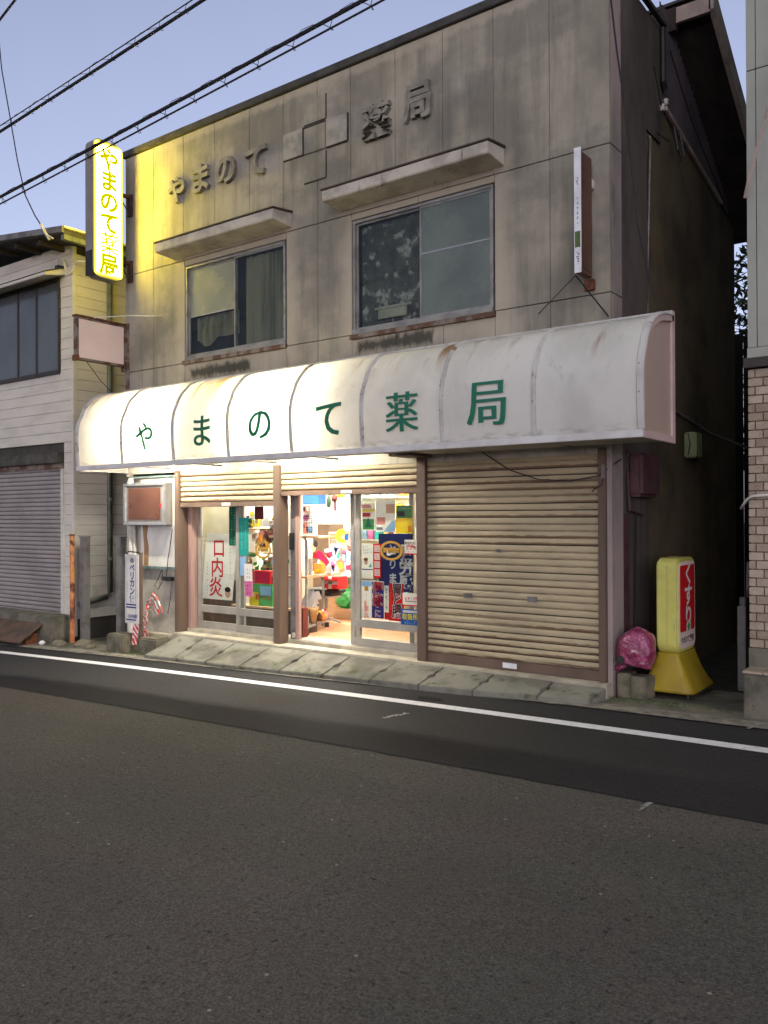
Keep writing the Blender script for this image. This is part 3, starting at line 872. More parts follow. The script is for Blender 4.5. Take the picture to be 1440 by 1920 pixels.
B().box(-8.615, -8.60, .12, .25, 0, 2.05).box(-8.68, -8.60, .12, .14, 0, 1.6).make('jamb_panel', 'pink_post', P)
B().box(-6.845, -6.757, .15, .23, -.02, 2.0).make('inner_jamb', 'steel', P)
B().box(-6.84, -6.775, .12, .149, 1.06, 1.26).make('door_intercom', 'black', P, bevel=.005)
B().box(-6.80, -6.76, .12, .149, .03, .09).make('floor_socket', 'white_pvc', P, bevel=.004)
B().box(-5.92, -5.875, .135, .15, .55, 1.3).make('door_pull', 'alu', P, bevel=.005)
B().box(-8.6, -4.93, .12, .27, 1.75, 2.05).make('door_header', 'brown_post', P)
B().box(-4.8, -2.97, .035, .1, -.1, 2.05).make('shutter_backing', 'gap_dark', P)

# room behind the glass
B().box(-9.55, -4.72, .27, 4.2, -.1, .01).make('shop_floor', 'shop_floor', P)
B().box(-9.55, -4.72, .27, 4.2, 2.42, 2.5).make('shop_ceiling', 'shop_wall', P)
B().box(-9.548, -4.72, 4.1, 4.18, .01, 2.42).box(-9.545, -9.48, .28, 4.1, .01, 2.42).box(-4.79, -4.722, .28, 4.1, .01, 2.42).make('shop_wall', 'shop_wall', P)
B().box(-9.47, -8.62, .27, .3, .01, 2.42).make('shop_wall', 'shop_wall', P)
for x, y in ((-8.2, .40), (-6.1, .40), (-8.2, 2.6), (-6.1, 2.6)):
    c = thing('ceiling_lamp', 'white strip light on the shop ceiling, %s' % ('front left' if (x < -7 and y < 1) else 'front right' if y < 1 else 'back left' if x < -7 else 'back right'), 'lamp', (x, y, 2.4), 'strip lights on the shop ceiling')
    B().box(x - .62, x + .62, y - .09, y + .09, 2.385, 2.418).make('lamp_housing', 'white_plastic', c)
    B().box(x - .6, x + .6, y - .05, y + .05, 2.35, 2.383).make('lamp_tube', 'room_light', c)

# service bay left of the shop front
sv = B().box(-9.75, -8.70, .05, .2, -.35, 2.08).make('service_wall', 'service_wall', P)
B().box(-9.46, -8.715, .02, .049, .80, 1.97).make('white_board', 'white_board', sv)
B().box(-9.47, -8.71, .005, .03, .765, .799).box(-9.60, -8.71, .0, .04, 1.975, 2.03).make('board_trim', 'teal_trim', sv)
B().prism([(-9.42, 1.36), (-9.30, 1.36), (-9.335, 1.2), (-9.29, 1.05), (-9.30, .80), (-9.40, .80), (-9.385, 1.05)], 1, .014, .0195).make('torn_ply', 'ply', sv)
B().tube([(-9.62, -.02, 1.98), (-9.62, -.02, -.2)], .035, 8).tube([(-9.56, -.02, 1.4), (-9.53, -.02, .85)], .02, 6).tube([(-9.70, .01, 1.95), (-9.70, .01, -.2)], .028, 8).make('service_pipe', 'white_pvc', sv)
B().box(-9.50, -8.71, -.1, .05, -.35, -.07).make('service_step', 'sill', sv, bevel=.015)

# ------------------------------------------------------------------ AWNING
A = thing('shop_awning', 'long milky barrel awning with green lettering, glowing at its left half', 'awning', (-6, -.3, 2.1))
AP = [(-.765, 2.115), (-.780, 2.25), (-.786, 2.376), (-.788, 2.48), (-.783, 2.581), (-.762, 2.67), (-.721, 2.755), (-.69, 2.83), (-.640, 2.90), (-.536, 3.003), (-.44, 3.052), (-.345, 3.083), (-.2, 3.108), (-.03, 3.125)]
def prof_yz(z):
    for (y0, z0), (y1, z1) in zip(AP, AP[1:]):
        if z0 <= z <= z1:
            t = (z - z0) / (z1 - z0)
            return y0 + (y1 - y0) * t
    return AP[-1][0]
RX = [-9.70, -8.776, -7.816, -6.897, -5.962, -5.035, -4.126, -3.212, -2.31]
for i in range(8):
    x0, x1 = RX[i], RX[i + 1]
    b = B(); nx = 8; vs = []
    for k in range(nx + 1):
        x = x0 + (x1 - x0) * k / nx
        s = math.sin(math.pi * k / nx)
        for (y, z) in AP:
            w = .012 * s * noise.noise((x * 1.3, z * 2, i))
            vs.append((x, y - .01 * s + w, z))
    n = len(AP)
    b.add(vs, [(k * n + j, (k + 1) * n + j, (k + 1) * n + j + 1, k * n + j + 1) for k in range(nx) for j in range(n - 1)])
    b.make('awning_panel', 'awning', A, smooth=True)
for i, x in enumerate(RX):
    w = .022 if 0 < i < 8 else .03
    b = B(); vs = []
    for j, (y, z) in enumerate(AP):
        ny, nz = (y, z - 2.5)
        l = math.hypot(ny, nz) or 1
        ny, nz = (-1, 0) if z < 2.6 else (ny / l, nz / l)
        for (dx, dn) in ((-w, .0), (-w * .6, .02), (w * .6, .02), (w, .0)):
            vs.append((x + dx, y + ny * dn, z + nz * dn))
    n = len(AP)
    b.add(vs, [(j * 4 + k, j * 4 + k + 1, (j + 1) * 4 + k + 1, (j + 1) * 4 + k) for j in range(n - 1) for k in range(3)])
    r = b.make('awning_rib', 'rib', A)
    if i >= 5:
        bb = B()
        for (y, z) in ((-.765, 2.16), (-.79, 2.4), (-.785, 2.62)):
            bb.disc((x, y - .022, z), XR, ZU, .007, .007, 8)
        bb.make('rivet', 'steel', r)
B().box(-9.725, -2.289, -.79, -.745, 2.052, 2.112).make('awning_fascia', 'fascia_white', A, bevel=.004)
B().box(-9.72, -2.29, -.08, -.005, 3.125, 3.165).make('wall_rail', 'rib', A, bevel=.005)
# end sheets and their frames
for x, mt, tr in ((-9.70, 'awning_end', 'rib'), (-2.31, 'awning_end', 'trim_pink_light')):
    pl = AP + [(-.03, 2.06), (-.745, 2.06)]
    B().add([(x, y * .98, z) for y, z in pl], [tuple(range(len(pl)))]).make('end_sheet', mt, A)
    sx = 1 if x > -5 else -1
    b = B()
    xa, xb = (x + .001, x + .022) if sx > 0 else (x - .022, x - .001)
    b.box(xa, xb, -.075, -.005, 2.05, 3.165)
    b.box(xa, xb, -.745, -.075, 2.05, 2.11)
    b.make('end_frame', tr, A, bevel=.003)
    # curved border follows the sheet
    b = B(); vs = []
    for (y, z) in AP[1:]:
        iy, iz = y + .055 * (1 if z < 2.75 else .5), z - (.0 if z < 2.75 else .05)
        vs += [(xb if sx > 0 else xa, y, z), (xb if sx > 0 else xa, min(iy, -.03), iz), (xa if sx > 0 else xb, y, z)]
    n = len(vs) // 3
    b.add(vs, [(3 * k, 3 * k + 1, 3 * k + 4, 3 * k + 3) for k in range(n - 1)] + [(3 * k, 3 * k + 3, 3 * k + 5, 3 * k + 2) for k in range(n - 1)])
    b.make('end_border', tr, A)
B().box(-4.93, -2.33, -.744, -.006, 2.075, 2.095).make('soffit_board', 'hood', A)
B().box(-5.0, -4.72, -.4, -.05, 2.045, 2.07).make('shutter_casing', 'rusty_frame', A)
for x in RX[1:-1]:
    B().tube([(x, -.03, 2.08), (x, -.74, 2.09)], .012, 6).make('awning_strut', 'steel', A)
for x0, x1 in ((-9.12, -8.0), (-6.95, -5.8)):
    lp = thing('awning_lamp', 'fluorescent tube glowing behind the %s of the milky awning' % ('left end' if x0 < -8 else 'fourth panel'), 'lamp', (x0, -.50, 2.50), 'fluorescent tubes inside the awning')
    B().tube([(x0, -.50, 2.50), (x1, -.50, 2.50)], .018, 10).make('lamp_tube', 'tube', lp)
    B().box(x0 - .03, x1 + .03, -.475, -.44, 2.49, 2.56).box(x0, x0 + .03, -.48, -.005, 2.52, 2.55).box(x1 - .03, x1, -.48, -.005, 2.52, 2.55).make('lamp_batten', 'white_plastic', lp)

def awning_char(ch, x0, x1, z0, z1):
    vs, fs = glyph(ch, -.002 if ch in '薬局' else .008)
    xa = min(v[0] for v in vs); xb = max(v[0] for v in vs); ya = min(v[1] for v in vs); yb = max(v[1] for v in vs)
    bm = bmesh.new()
    for j in range(4):
        dx = (j - 1.5) * (.024 if ch in '薬局' else .02)
        q = [bm.verts.new((x0 + ((v[0] - xa) / (xb - xa) * .94 + .03 + dx * .8) * (x1 - x0), j * .0004, z0 + (v[1] - ya) / (yb - ya) * (z1 - z0))) for v in vs]
        for f in fs:
            try:
                bm.faces.new([q[i] for i in f])
            except ValueError:
                pass
    for zc in [z0 + (z1 - z0) * k / 8 for k in range(1, 8)]:
        bmesh.ops.bisect_plane(bm, geom=bm.verts[:] + bm.edges[:] + bm.faces[:], plane_co=(0, 0, zc), plane_no=(0, 0, 1))
    for v in bm.verts:
        v.co.y = prof_yz(v.co.z) - .026 - v.co.y
    me = bpy.data.meshes.new('lettering'); bm.to_mesh(me); bm.free()
    me.materials.append(M['awning_text'])
    link('lettering', me, A)
for a in (('や', -8.47, -8.14, 2.25, 2.58), ('ま', -7.43, -7.14, 2.25, 2.585), ('の', -6.56, -6.21, 2.27, 2.57), ('て', -5.60, -5.265, 2.25, 2.57), ('薬', -4.735, -4.36, 2.235, 2.60), ('局', -3.85, -3.455, 2.23, 2.61)):
    awning_char(*a)

# ------------------------------------------------------------------ SIGNS ON THE FACADE
YD = (0, 1, 0)
def rrect(y0, y1, z0, z1, r, n=6):
    out = []
    for cy, cz, a0 in ((y1 - r, z1 - r, 0), (y0 + r, z1 - r, 90), (y0 + r, z0 + r, 180), (y1 - r, z0 + r, 270)):
        for k in range(n + 1):
            a = R(a0 + 90 * k / n)
            out.append((cy + r * math.cos(a), cz + r * math.sin(a)))
    return out
YS = thing('lit_blade_sign', 'tall glowing yellow upright sign with rounded corners at the facade edge', 'sign', (-9.63, -.4, 4.6))
y0, y1, z0, z1 = -.645, -.175, 4.585, 6.40
B().prism(rrect(y0, y1, z0, z1, .12), 0, -9.72, -9.565).make('sign_shell', 'sign_shell', YS)
B().prism(rrect(y0 + .012, y1 - .012, z0 + .012, z1 - .012, .11), 0, -9.566, -9.55).make('lit_face', 'sign_lit', YS)
B().prism(rrect(y0 + .012, y1 - .012, z0 + .012, z1 - .012, .11), 0, -9.735, -9.719).make('lit_face', 'sign_lit_back', YS)
lb = B()
for i, ch in enumerate('やまのて薬局'):
    letters(lb, ch, (-9.547, -.405, 6.155 - i * .277), .25, right=YD, off=.04 if i != 4 else .014, sx=1.0)
lb.make('lettering', 'sign_letter_lit', YS)
B().box(-9.716, -9.57, y0 - .004, y0 + .1, z0 + .02, z0 + .34).make('shell_patch', 'black', YS)
for z in (5.80, 4.90):
    B().box(-9.66, -9.62, -.18, -.03, z - .02, z + .02).box(-9.67, -9.58, -.031, -.001, z - .26, z + .03).make('bracket', 'bracket', YS)
    B().tube([(-9.64, -.172, z - .03), (-9.64, -.03, z - .22)], .008, 6).make('bracket_stay', 'bracket', YS)

PB = thing('blank_projecting_sign', 'blank pale pink sign board in a rusty frame left of the awning', 'sign', (-9.75, -.4, 3.5))
B().box(-9.80, -9.722, -.775, -.04, 3.50, 4.06).make('sign_box', 'rusty_frame', PB, bevel=.005)
B().box(-9.7218, -9.716, -.745, -.06, 3.53, 4.03).make('blank_face', 'pink_face', PB)
B().box(-9.81, -9.712, -.787, -.03, 4.06, 4.085).box(-9.81, -9.712, -.787, -.745, 3.49, 3.56).make('sign_edge', 'rust', PB)
B().box(-9.80, -9.715, -.04, .03, 3.44, 4.08).box(-9.74, -9.67, -.012, -.001, 3.2, 4.1).make('wall_mount', 'rusty_frame', PB)
B().tube([(-9.76, -.55, 4.08), (-9.3, -.25, 4.10), (-8.98, -.005, 4.09)], .008, 6).make('stay_rod', 'white_pvc', PB)
B().tube([(-9.77, -.6, 3.5), (-9.82, -.35, 3.28), (-9.9, -.1, 3.15)], .005, 5).make('loose_wire', 'cable', PB)

DS = thing('dark_blade_sign', 'unlit narrow sign with brown face and white printed edge near the right corner', 'sign', (-3.06, -.1, 3.5))
B().box(-3.062, -3.0, -.28, .07 - .12, 3.56, 4.62).make('sign_box', 'brown_face_dark', DS, bevel=.004)
B().box(-3.0, -2.996, -.255, -.075, 3.60, 4.58).make('brown_face', 'brown_face_dark', DS)
B().box(-3.064, -3.0, -.288, -.281, 3.56, 4.65).make('front_edge', 'white_plastic', DS)
B().box(-3.058, -3.008, -.2895, -.2882, 3.78, 3.92).make('lime_patch', 'weed', DS)
b = B()
dabs(b, (-3.032, -.2895, 4.36), .03, .08, 1, 3, seed=1, fill=.9); dabs(b, (-3.032, -.2895, 3.69), .036, .12, 1, 3, seed=2, fill=.95)
b.v = b.v; dabs(b, (-3.032, -.2895, 4.1), .03, .25, 1, 6, seed=3)
b.make('lettering', 'ink', DS)
B().box(-3.08, -2.99, -.05, -.001, 4.36, 4.44).make('sign_mount', 'white_pvc', DS, bevel=.004)
B().box(-3.08, -2.99, -.05, -.001, 3.46, 3.555).make('sign_mount', 'rust', DS, bevel=.004)
B().tube([(-3.07, -.25, 3.55), (-2.86, -.03, 3.2)], .007, 6).tube([(-3.07, -.25, 3.55), (-3.55, -.004, 3.33)], .004, 5).make('stay_wire', 'cable', DS)

BX = thing('blank_light_box', 'blank brown light box in a grey metal frame above the service panel', 'sign', (-9.2, -.1, 1.35))
B().box(-9.64, -8.80, -.10, .0198, 1.345, 1.90).make('sign_box', 'sign_shell', BX, bevel=.008)
B().box(-9.56, -8.90, -.106, -.101, 1.42, 1.835).make('brown_face', 'brown_face', BX)
B().box(-9.66, -8.79, -.12, -.09, 1.345, 1.385).box(-9.66, -8.79, -.12, -.09, 1.865, 1.905).box(-9.66, -9.61, -.12, -.09, 1.386, 1.864).box(-8.85, -8.79, -.12, -.09, 1.386, 1.864).make('sign_frame', 'alu', BX, bevel=.005)
B().disc((-8.87, -.124, 1.60), XR, ZU, .02, .03, 10).make('red_marker', 'red', BX)

CB = thing('loose_cable', 'black cable ends hanging under the white service board', 'cable', (-9, 0, .6))
b = B()
b.tube([(-8.76, -.02, 1.3), (-8.84, -.03, .9), (-8.87, -.03, .68)], .006, 5).tube([(-8.98, -.02, .76), (-9.03, -.03, .65), (-9.1, -.04, .55), (-9.02, -.05, .5), (-8.95, -.03, .62), (-8.97, -.02, .76)], .006, 5)
b.tube([(-8.92, .0, .64), (-8.8, -.02, .62), (-8.77, -.03, .58), (-8.78, -.04, .4), (-8.82, -.05, .2)], .005, 5).box(-8.98, -8.80, -.02, .035, .62, .67)
b.make('cable_run', 'cable', CB)

# standing drug-store sign
ST = thing('stand_sign', 'yellow plastic stand-up sign with a red panel on a flared ochre base', 'sign', (-2.43, .45, zr(-2.4)))
prof = [(.245, .33, -.09), (.25, .335, -.07), (.205, .305, -.01), (.165, .28, .06), (.13, .262, .14), (.10, .25, .215), (.098, .248, .24)]
def frustum(b, cx, cy, levels, rx=.0, n=5):
    rings = []
    for hx, hy, z in levels:
        rr = min(hx, hy) * .35
        rings.append([(cx + px, cy + py, z) for px, py in rrect(-hx, hx, -hy, hy, rr, n)])
    m_ = len(rings[0])
    vs = [v for q in rings for v in q]
    fs = [(i * m_ + k, i * m_ + (k + 1) % m_, (i + 1) * m_ + (k + 1) % m_, (i + 1) * m_ + k) for i in range(len(rings) - 1) for k in range(m_)]
    fs += [tuple(range(m_ - 1, -1, -1)), tuple((len(rings) - 1) * m_ + k for k in range(m_))]
    return b.add(vs, fs)
CX, CY = -2.45, .49
frustum(B(), CX, CY, prof).make('flared_base', 'sign_ochre', ST, smooth=True)
bo = B().prism(rrect(CY - .25, CY + .25, .235, 1.07, .09), 0, CX - .095, CX + .095)
bo.make('sign_body', 'sign_yellow', ST, bevel=.014)
B().prism(rrect(CY - .225, CY + .225, .27, 1.035, .07), 0, CX + .0955, CX + .099).make('pale_face', 'pink_face', ST)
B().prism(rrect(CY - .205, CY + .205, .42, 1.005, .03), 0, CX + .0992, CX + .1015).make('red_panel', 'red', ST)
b = letters(B(), 'くすり', (CX + .103, CY + .02, .735), .165, right=YD, pitch=.185, off=.03, sx=1.15)
b.make('lettering', 'white', ST)
b = letters(B(), 'やまのて薬局', (CX + .1005, CY, .345), .055, right=YD, pitch=.06, vertical=False, off=.02)
b.make('shop_name', 'ink', ST)
B().disc((CX + .104, CY + .02, .455), YD, ZU, .065, .06, 20).make('emblem_ground', 'pink_face', ST)
B().add([(CX + .1055, CY + .02 + a, .455 + c) for a, c in ((-.045, 0), (0, -.045), (.045, 0), (0, .045))], [(0, 1, 2, 3)]).make('green_emblem', 'green', ST)
for sx in (-.0965, .0945):
    B().box(CX + sx, CX + sx + .002, CY - .252, CY + .252, .655, .659).make('mould_seam', 'sign_ochre', ST)
B().box(CX - .001, CX + .001, CY - .2515, CY - .249, .30, 1.0).make('mould_seam', 'sign_ochre', ST)
B().tube([(CX - .1, CY + .1, -.02), (CX - .3, CY + .2, zr(-2.7) + .03), (-2.86, .55, zr(-2.8) + .03), (-2.86, .56, .5), (-2.85, .6, 1.45)], .007, 6).make('power_cable', 'cable', ST)
for sy in (-.2, .2):
    for sx in (-.16, .16):
        B().tube([(CX + sx, CY + sy, -.09), (CX + sx, CY + sy, zr(-2.4) + .014)], .025, 8).make('foot', 'black', ST)

# pink rubbish bag
bm = bmesh.new()
bmesh.ops.create_icosphere(bm, subdivisions=4, radius=1)
for v in bm.verts:
    p = v.co.copy()
    d = 1 + .15 * noise.noise(p * 1.4) + .09 * abs(noise.noise(p * 2.6)) - .05 * abs(noise.noise(p * 5.5))
    v.co = Vector((p.x * .17 * d, p.y * .16 * d, p.z * .20 * d))
    if v.co.z < -.12:
        v.co.z = -.12 + (v.co.z + .12) * .2; v.co.x *= 1.1
me = bpy.data.meshes.new('rubbish_bag'); bm.to_mesh(me); bm.free()
me.materials.append(M['bag'])
for pp in me.polygons:
    pp.use_smooth = True
bag = link('rubbish_bag', me, loc=(-2.665, .1, .26))
bag.rotation_euler = (0, R(14), R(30))
tag(bag, 'crumpled translucent pink rubbish bag between the corner pillar and the yellow sign', 'bag')
bm = bmesh.new()
b = B()
for i in range(3):
    b.tube([(-2.76 - .03 * i, .06, .14 - .02 * i), (-2.80 - .03 * i, .04, .10), (-2.83, .05 + .02 * i, .05 + .02 * i)], .03, 6, .006)
b.make('bag_knot', 'bag', bag, smooth=True)
b = B().disc((-2.765, -.045, .19), XR, ZU, .035, .035, 12)
b.make('dark_lid', 'ink', bag)
for o in bag.children:
    o.matrix_parent_inverse = bag.matrix_basis.inverted()
for i, (x0, x1, y0, y1, z1, rz) in enumerate(((-2.83, -2.70, .02, .2, .06, .1), (-2.69, -2.55, .0, .2, .045, -.15))):
    o = B().box(-(x1 - x0) / 2, (x1 - x0) / 2, -(y1 - y0) / 2, (y1 - y0) / 2, 0, z1 - zr(-2.7) - .01).make('stone_block', 'stone', bevel=.012)
    o.location = ((x0 + x1) / 2, (y0 + y1) / 2, zr(-2.7) + .012); o.rotation_euler = (0, 0, rz)
    tag(o, ('rough concrete block under the left half of the pink rubbish bag', 'low concrete block under the pink bag beside the yellow sign base')[i], 'block')

# courier sign by the left corner
PS = thing('courier_sign', 'narrow white sign with blue katakana letters on a brown post', 'sign', (-9.14, -.35, zr(-9.1)))
B().box(-9.285, -8.995, -.37, -.345, .08, .97).make('sign_plate', 'white_board', PS, bevel=.004)
b = B()
for a in ((-9.262, -9.256, .12, .95), (-9.06, -9.054, .12, .95)):
    b.quad((a[0], -.3712, a[2]), (a[1], -.3712, a[2]), (a[1], -.3712, a[3]), (a[0], -.3712, a[3]))
for z in (.315, .28, .12):
    b.quad((-9.25, -.3712, z), (-9.05, -.3712, z), (-9.05, -.3712, z + .018), (-9.25, -.3712, z + .018))
letters(b, 'ペリカン', (-9.13, -.3715, .65), .092, pitch=.1, off=.03); letters(b, '便', (-9.13, -.3715, .405), .10, off=.012)
letters(b, '日本通運', (-9.13, -.3715, .175), .042, pitch=.048, vertical=False, off=.02)
dabs(b, (-9.225, -.3715, .58), .02, .4, 1, 9, seed=5)
b.make('lettering', 'navy', PS)
b = B().disc((-9.13, -.3716, .895), XR, ZU, .045, .035, 14)
dabs(b, (-9.13, -.3718, .905), .1, .06, 3, 2, seed=8)
b.make('faded_emblem', 'grey_ink', PS)
B().box(-9.0, -8.965, -.365, -.33, zr(-9) + .01, 1.0).make('sign_post', 'brown_post', PS)
b = B()
b.tube([(-9.25, -.36, .96), (-9.2, -.38, 1.01), (-9.0, -.36, 1.0)], .008, 6).tube([(-9.29, -.34, 1.0), (-9.34, -.33, .85), (-9.33, -.33, .68), (-9.29, -.35, .62)], .01, 6)
b.make('hanging_wire', 'cable', PS)
b = B().quad((-9.19, -.34, -.2), (-9.08, -.34, -.2), (-9.03, -.34, .075), (-9.15, -.34, .075))
b.make('lower_stripe', 'tape', PS)
tpb = B(); rtp = random.Random(8)
for q in range(6):
    pts = []
    x = -8.985 + q * .012
    for k in range(14):
        z = zr(-9) + .03 + k * (.52 + .03 * q) / 13
        pts.append((x + .035 * math.sin(k * .9 + q * 1.7) + k * .003, -.31 + .02 * math.cos(k * .7 + q), z))
    e = pts[-1]
    pts += [(e[0] + .05, -.30, e[2] + .05 + .01 * q), (e[0] + .13, -.29, e[2] + .03), (e[0] + .17 + .01 * q, -.28, e[2] - .05 - .02 * q)]
    w = .009
    vs = []
    for k, p in enumerate(pts):
        tw = k * .6 + q
        vs += [(p[0] - w * math.cos(tw), p[1] - w * math.sin(tw), p[2]), (p[0] + w * math.cos(tw), p[1] + w * math.sin(tw), p[2] + .006)]
    tpb.add(vs, [(2 * i, 2 * i + 1, 2 * i + 3, 2 * i + 2) for i in range(len(pts) - 1)])
tp = tpb.make('barrier_tape', 'tape')
tag(tp, 'bunched red and white barrier tape hanging beside the courier sign post', 'tape')

# concrete blocks on the pavement
for (x0, x1, y0, y1, z1, lab) in ((-9.58, -9.20, -.45, -.2, -.07, 'rough square concrete block in front of the courier sign'), (-8.97, -8.64, -.40, -.15, -.08, 'long mossy kerb stone at the left end of the shop apron')):
    o = B().box(x0, x1, y0, y1, zr(x0) - .02, z1).make('stone_block', 'stone', bevel=.02)
    tag(o, lab, 'block')

# ------------------------------------------------------------------ POSTERS AND STICKERS ON THE DOORS
def thin(m_):
    return 'thin_' + m_ if 'thin_' + m_ in M else m_
def card(name, label, cat, x0, x1, z0, z1, y, m_, skew=0.0, group=None, th=.003):
    """a flat printed sheet facing the street"""
    b = B()
    b.add([(x0, y, z0), (x1, y, z0), (x1 + skew, y, z1), (x0 + skew, y, z1), (x0, y + th, z0), (x1, y + th, z0), (x1 + skew, y + th, z1), (x0 + skew, y + th, z1)],
          [(0, 1, 2, 3), (4, 7, 6, 5), (0, 4, 5, 1), (1, 5, 6, 2), (2, 6, 7, 3), (3, 7, 4, 0)])
    o = b.make(name, thin(m_))
    if label:
        tag(o, label, cat, group)
    o['_y'] = y
    return o
def patch(par, name, x0, x1, z0, z1, m_, k=1, skew=0):
    y = par['_y'] - .0008 * k
    return B().quad((x0, y, z0), (x1, y, z0), (x1 + skew, y, z1), (x0 + skew, y, z1)).make(name, thin(m_), par)
def print_(par, name, m_, fn, k=2):
    b = B(); fn(b, par['_y'] - .0008 * k)
    return b.make(name, thin(m_), par)

CN = {'paper': 'white', 'white': 'off-white', 'salmon': 'salmon', 'sky_blue': 'pale blue', 'yellow': 'yellow', 'pink': 'pink', 'orange': 'orange', 'navy': 'navy', 'teal': 'teal', 'card': 'brown', 'maroon': 'maroon', 'shop_dark': 'dark', 'dark_green': 'dark green', 'green': 'green', 'red': 'red', 'crimson': 'crimson'}
def nth(n):
    w = ('leftmost', 'second', 'third', 'fourth', 'fifth', 'sixth', 'seventh', 'eighth', 'ninth', 'tenth')
    return w[n] if n == 0 else (w[n] if n < 10 else '%d%s' % (n + 1, 'th' if 10 <= (n + 1) % 100 <= 20 else {1: 'st', 2: 'nd', 3: 'rd'}.get((n + 1) % 10, 'th'))) + ' from the left'
YA = .232     # behind the left doors' glass
bn = card('banner', 'white banner with three big red characters behind the left door glass', 'banner', -8.49, -7.92, .395, 1.235, YA, 'paper', .10)
def f(b, y):
    letters(b, '口', (-8.16, y, 1.05), .21, off=.012, sx=.95); letters(b, '内', (-8.19, y, .80), .22, off=.014, sx=.95); letters(b, '炎', (-8.22, y, .55), .22, off=.014, sx=1.0)
print_(bn, 'lettering', 'red', f)
print_(bn, 'small_print', 'navy', lambda b, y: dabs(b, (-8.38, y, .66), .03, .42, 1, 10, seed=2))
print_(bn, 'side_print', 'grey_ink', lambda b, y: (dabs(b, (-7.955, y, 1.0), .05, .3, 2, 7, seed=4), dabs(b, (-7.95, y, .78), .03, .24, 1, 6, seed=9)))
print_(bn, 'printed_face', 'skin', lambda b, y: b.disc((-8.0, y, .48), XR, ZU, .05, .06, 12))
print_(bn, 'printed_hair', 'ink', lambda b, y: b.disc((-8.0, y, .53), XR, ZU, .055, .035, 10))
gs = card('hanging_sign', 'dark green hanging strip with fine white text left of the door mullion', 'sign', -7.94, -7.80, 1.09, 1.72, YA - .03, 'dark_green')
print_(gs, 'small_print', 'white', lambda b, y: dabs(b, (-7.87, y, 1.38), .1, .55, 2, 16, seed=6, fill=.4))
ts = card('hanging_sign', 'teal hanging strip with white text right of the door mullion', 'sign', -7.72, -7.55, .97, 1.44, .158, 'teal')
print_(ts, 'small_print', 'white', lambda b, y: (dabs(b, (-7.665, y, 1.2), .03, .3, 1, 9, seed=7, fill=.55), dabs(b, (-7.60, y, 1.23), .025, .36, 1, 11, seed=8, fill=.5)))
t2 = card('paper_slip', 'small pale teal slip below the teal hanging strip', 'paper', -7.70, -7.60, .72, .955, .16, 'sky_blue')
pk = card('paper_slip', 'tilted pink and white slip with black text hanging by the door mullion', 'paper', -7.61, -7.475, .47, .87, .156, 'paper', -.02)
patch(pk, 'pink_half', -7.61, -7.475, .47, .66, 'pink', 1, -.008)
print_(pk, 'small_print', 'ink', lambda b, y: dabs(b, (-7.55, y, .66), .08, .34, 2, 7, seed=11, fill=.6))
sq = card('notice', 'small dark maroon square notice high on the left door', 'notice', -7.44, -7.29, 1.42, 1.575, .158, 'maroon')
def seal(x, z, rx, rz, y, label):
    o = B().disc((x, y, z), XR, ZU, rx, rz, 28, .76).make('door_sticker', 'gold')
    tag(o, label, 'sticker'); o['_y'] = y
    B().box(x - rx * .68, x + rx * .68, y + .0005, y + .001, z - rz * .2, z + rz * .3).make('sticker_band', 'gold', o)
    print_(o, 'sticker_mark', 'white', lambda b, yy: b.add([(x - .06, yy, z - .05), (x - .02, yy, z - .055), (x + .05, yy, z - .02), (x - .03, yy, z - .03), (x - .05, yy, z + .01)], [(0, 1, 2, 3, 4)]))
    print_(o, 'small_print', 'maroon', lambda b, yy: dabs(b, (x, yy, z + rz * .02), rx * 1.1, rz * .36, 5, 1, seed=3, fill=.7))
    return o
seal(-7.30, 1.05, .135, .11, .157, 'round gold door sticker on the right glass of the left doors')
seal(-5.37, 1.08, .155, .105, .143, 'oval gold door sticker over the navy banner')

# right hand door
YB = .172
def poster(label, x0, x1, z0, z1, m_, y=YB, name='poster', cat='poster', skew=0):
    return card(name, label, cat, x0, x1, z0, z1, y, m_, skew)
p = poster('poster with green tree and red title at the top left of the right door', -5.79, -5.605, 1.295, 1.59, 'paper')
patch(p, 'green_block', -5.775, -5.62, 1.305, 1.42, 'green'); patch(p, 'yellow_band', -5.785, -5.61, 1.50, 1.53, 'yellow'); patch(p, 'red_title', -5.78, -5.67, 1.445, 1.49, 'red'); patch(p, 'red_corner', -5.785, -5.65, 1.54, 1.58, 'salmon', 1, -.02)
print_(p, 'printed_tree', 'dark_green', lambda b, y: b.add([(-5.75, y, 1.33), (-5.65, y, 1.33), (-5.70, y, 1.44)], [(0, 1, 2)]))
p = poster('pale poster with pink panel and blue shape in the middle top of the right door', -5.595, -5.335, 1.28, 1.62, 'paper')
patch(p, 'pink_panel', -5.585, -5.47, 1.36, 1.44, 'salmon'); patch(p, 'grey_panel', -5.585, -5.5, 1.30, 1.33, 'grey_ink'); patch(p, 'photo_block', -5.46, -5.34, 1.48, 1.58, 'skin')
print_(p, 'blue_shape', 'sky_blue', lambda b, y: b.add([(-5.49, y, 1.285), (-5.34, y, 1.285), (-5.34, y, 1.4), (-5.38, y, 1.4)], [(0, 1, 2, 3)]))
print_(p, 'small_print', 'grey_ink', lambda b, y: dabs(b, (-5.52, y, 1.47), .12, .04, 6, 2, seed=2))
p = poster('green and yellow poster at the top right of the right door', -5.325, -5.112, 1.265, 1.565, 'yellow')
patch(p, 'green_half', -5.32, -5.117, 1.43, 1.56, 'green'); patch(p, 'orange_label', -5.31, -5.21, 1.45, 1.50, 'orange'); patch(p, 'orange_corner', -5.17, -5.12, 1.28, 1.35, 'orange')
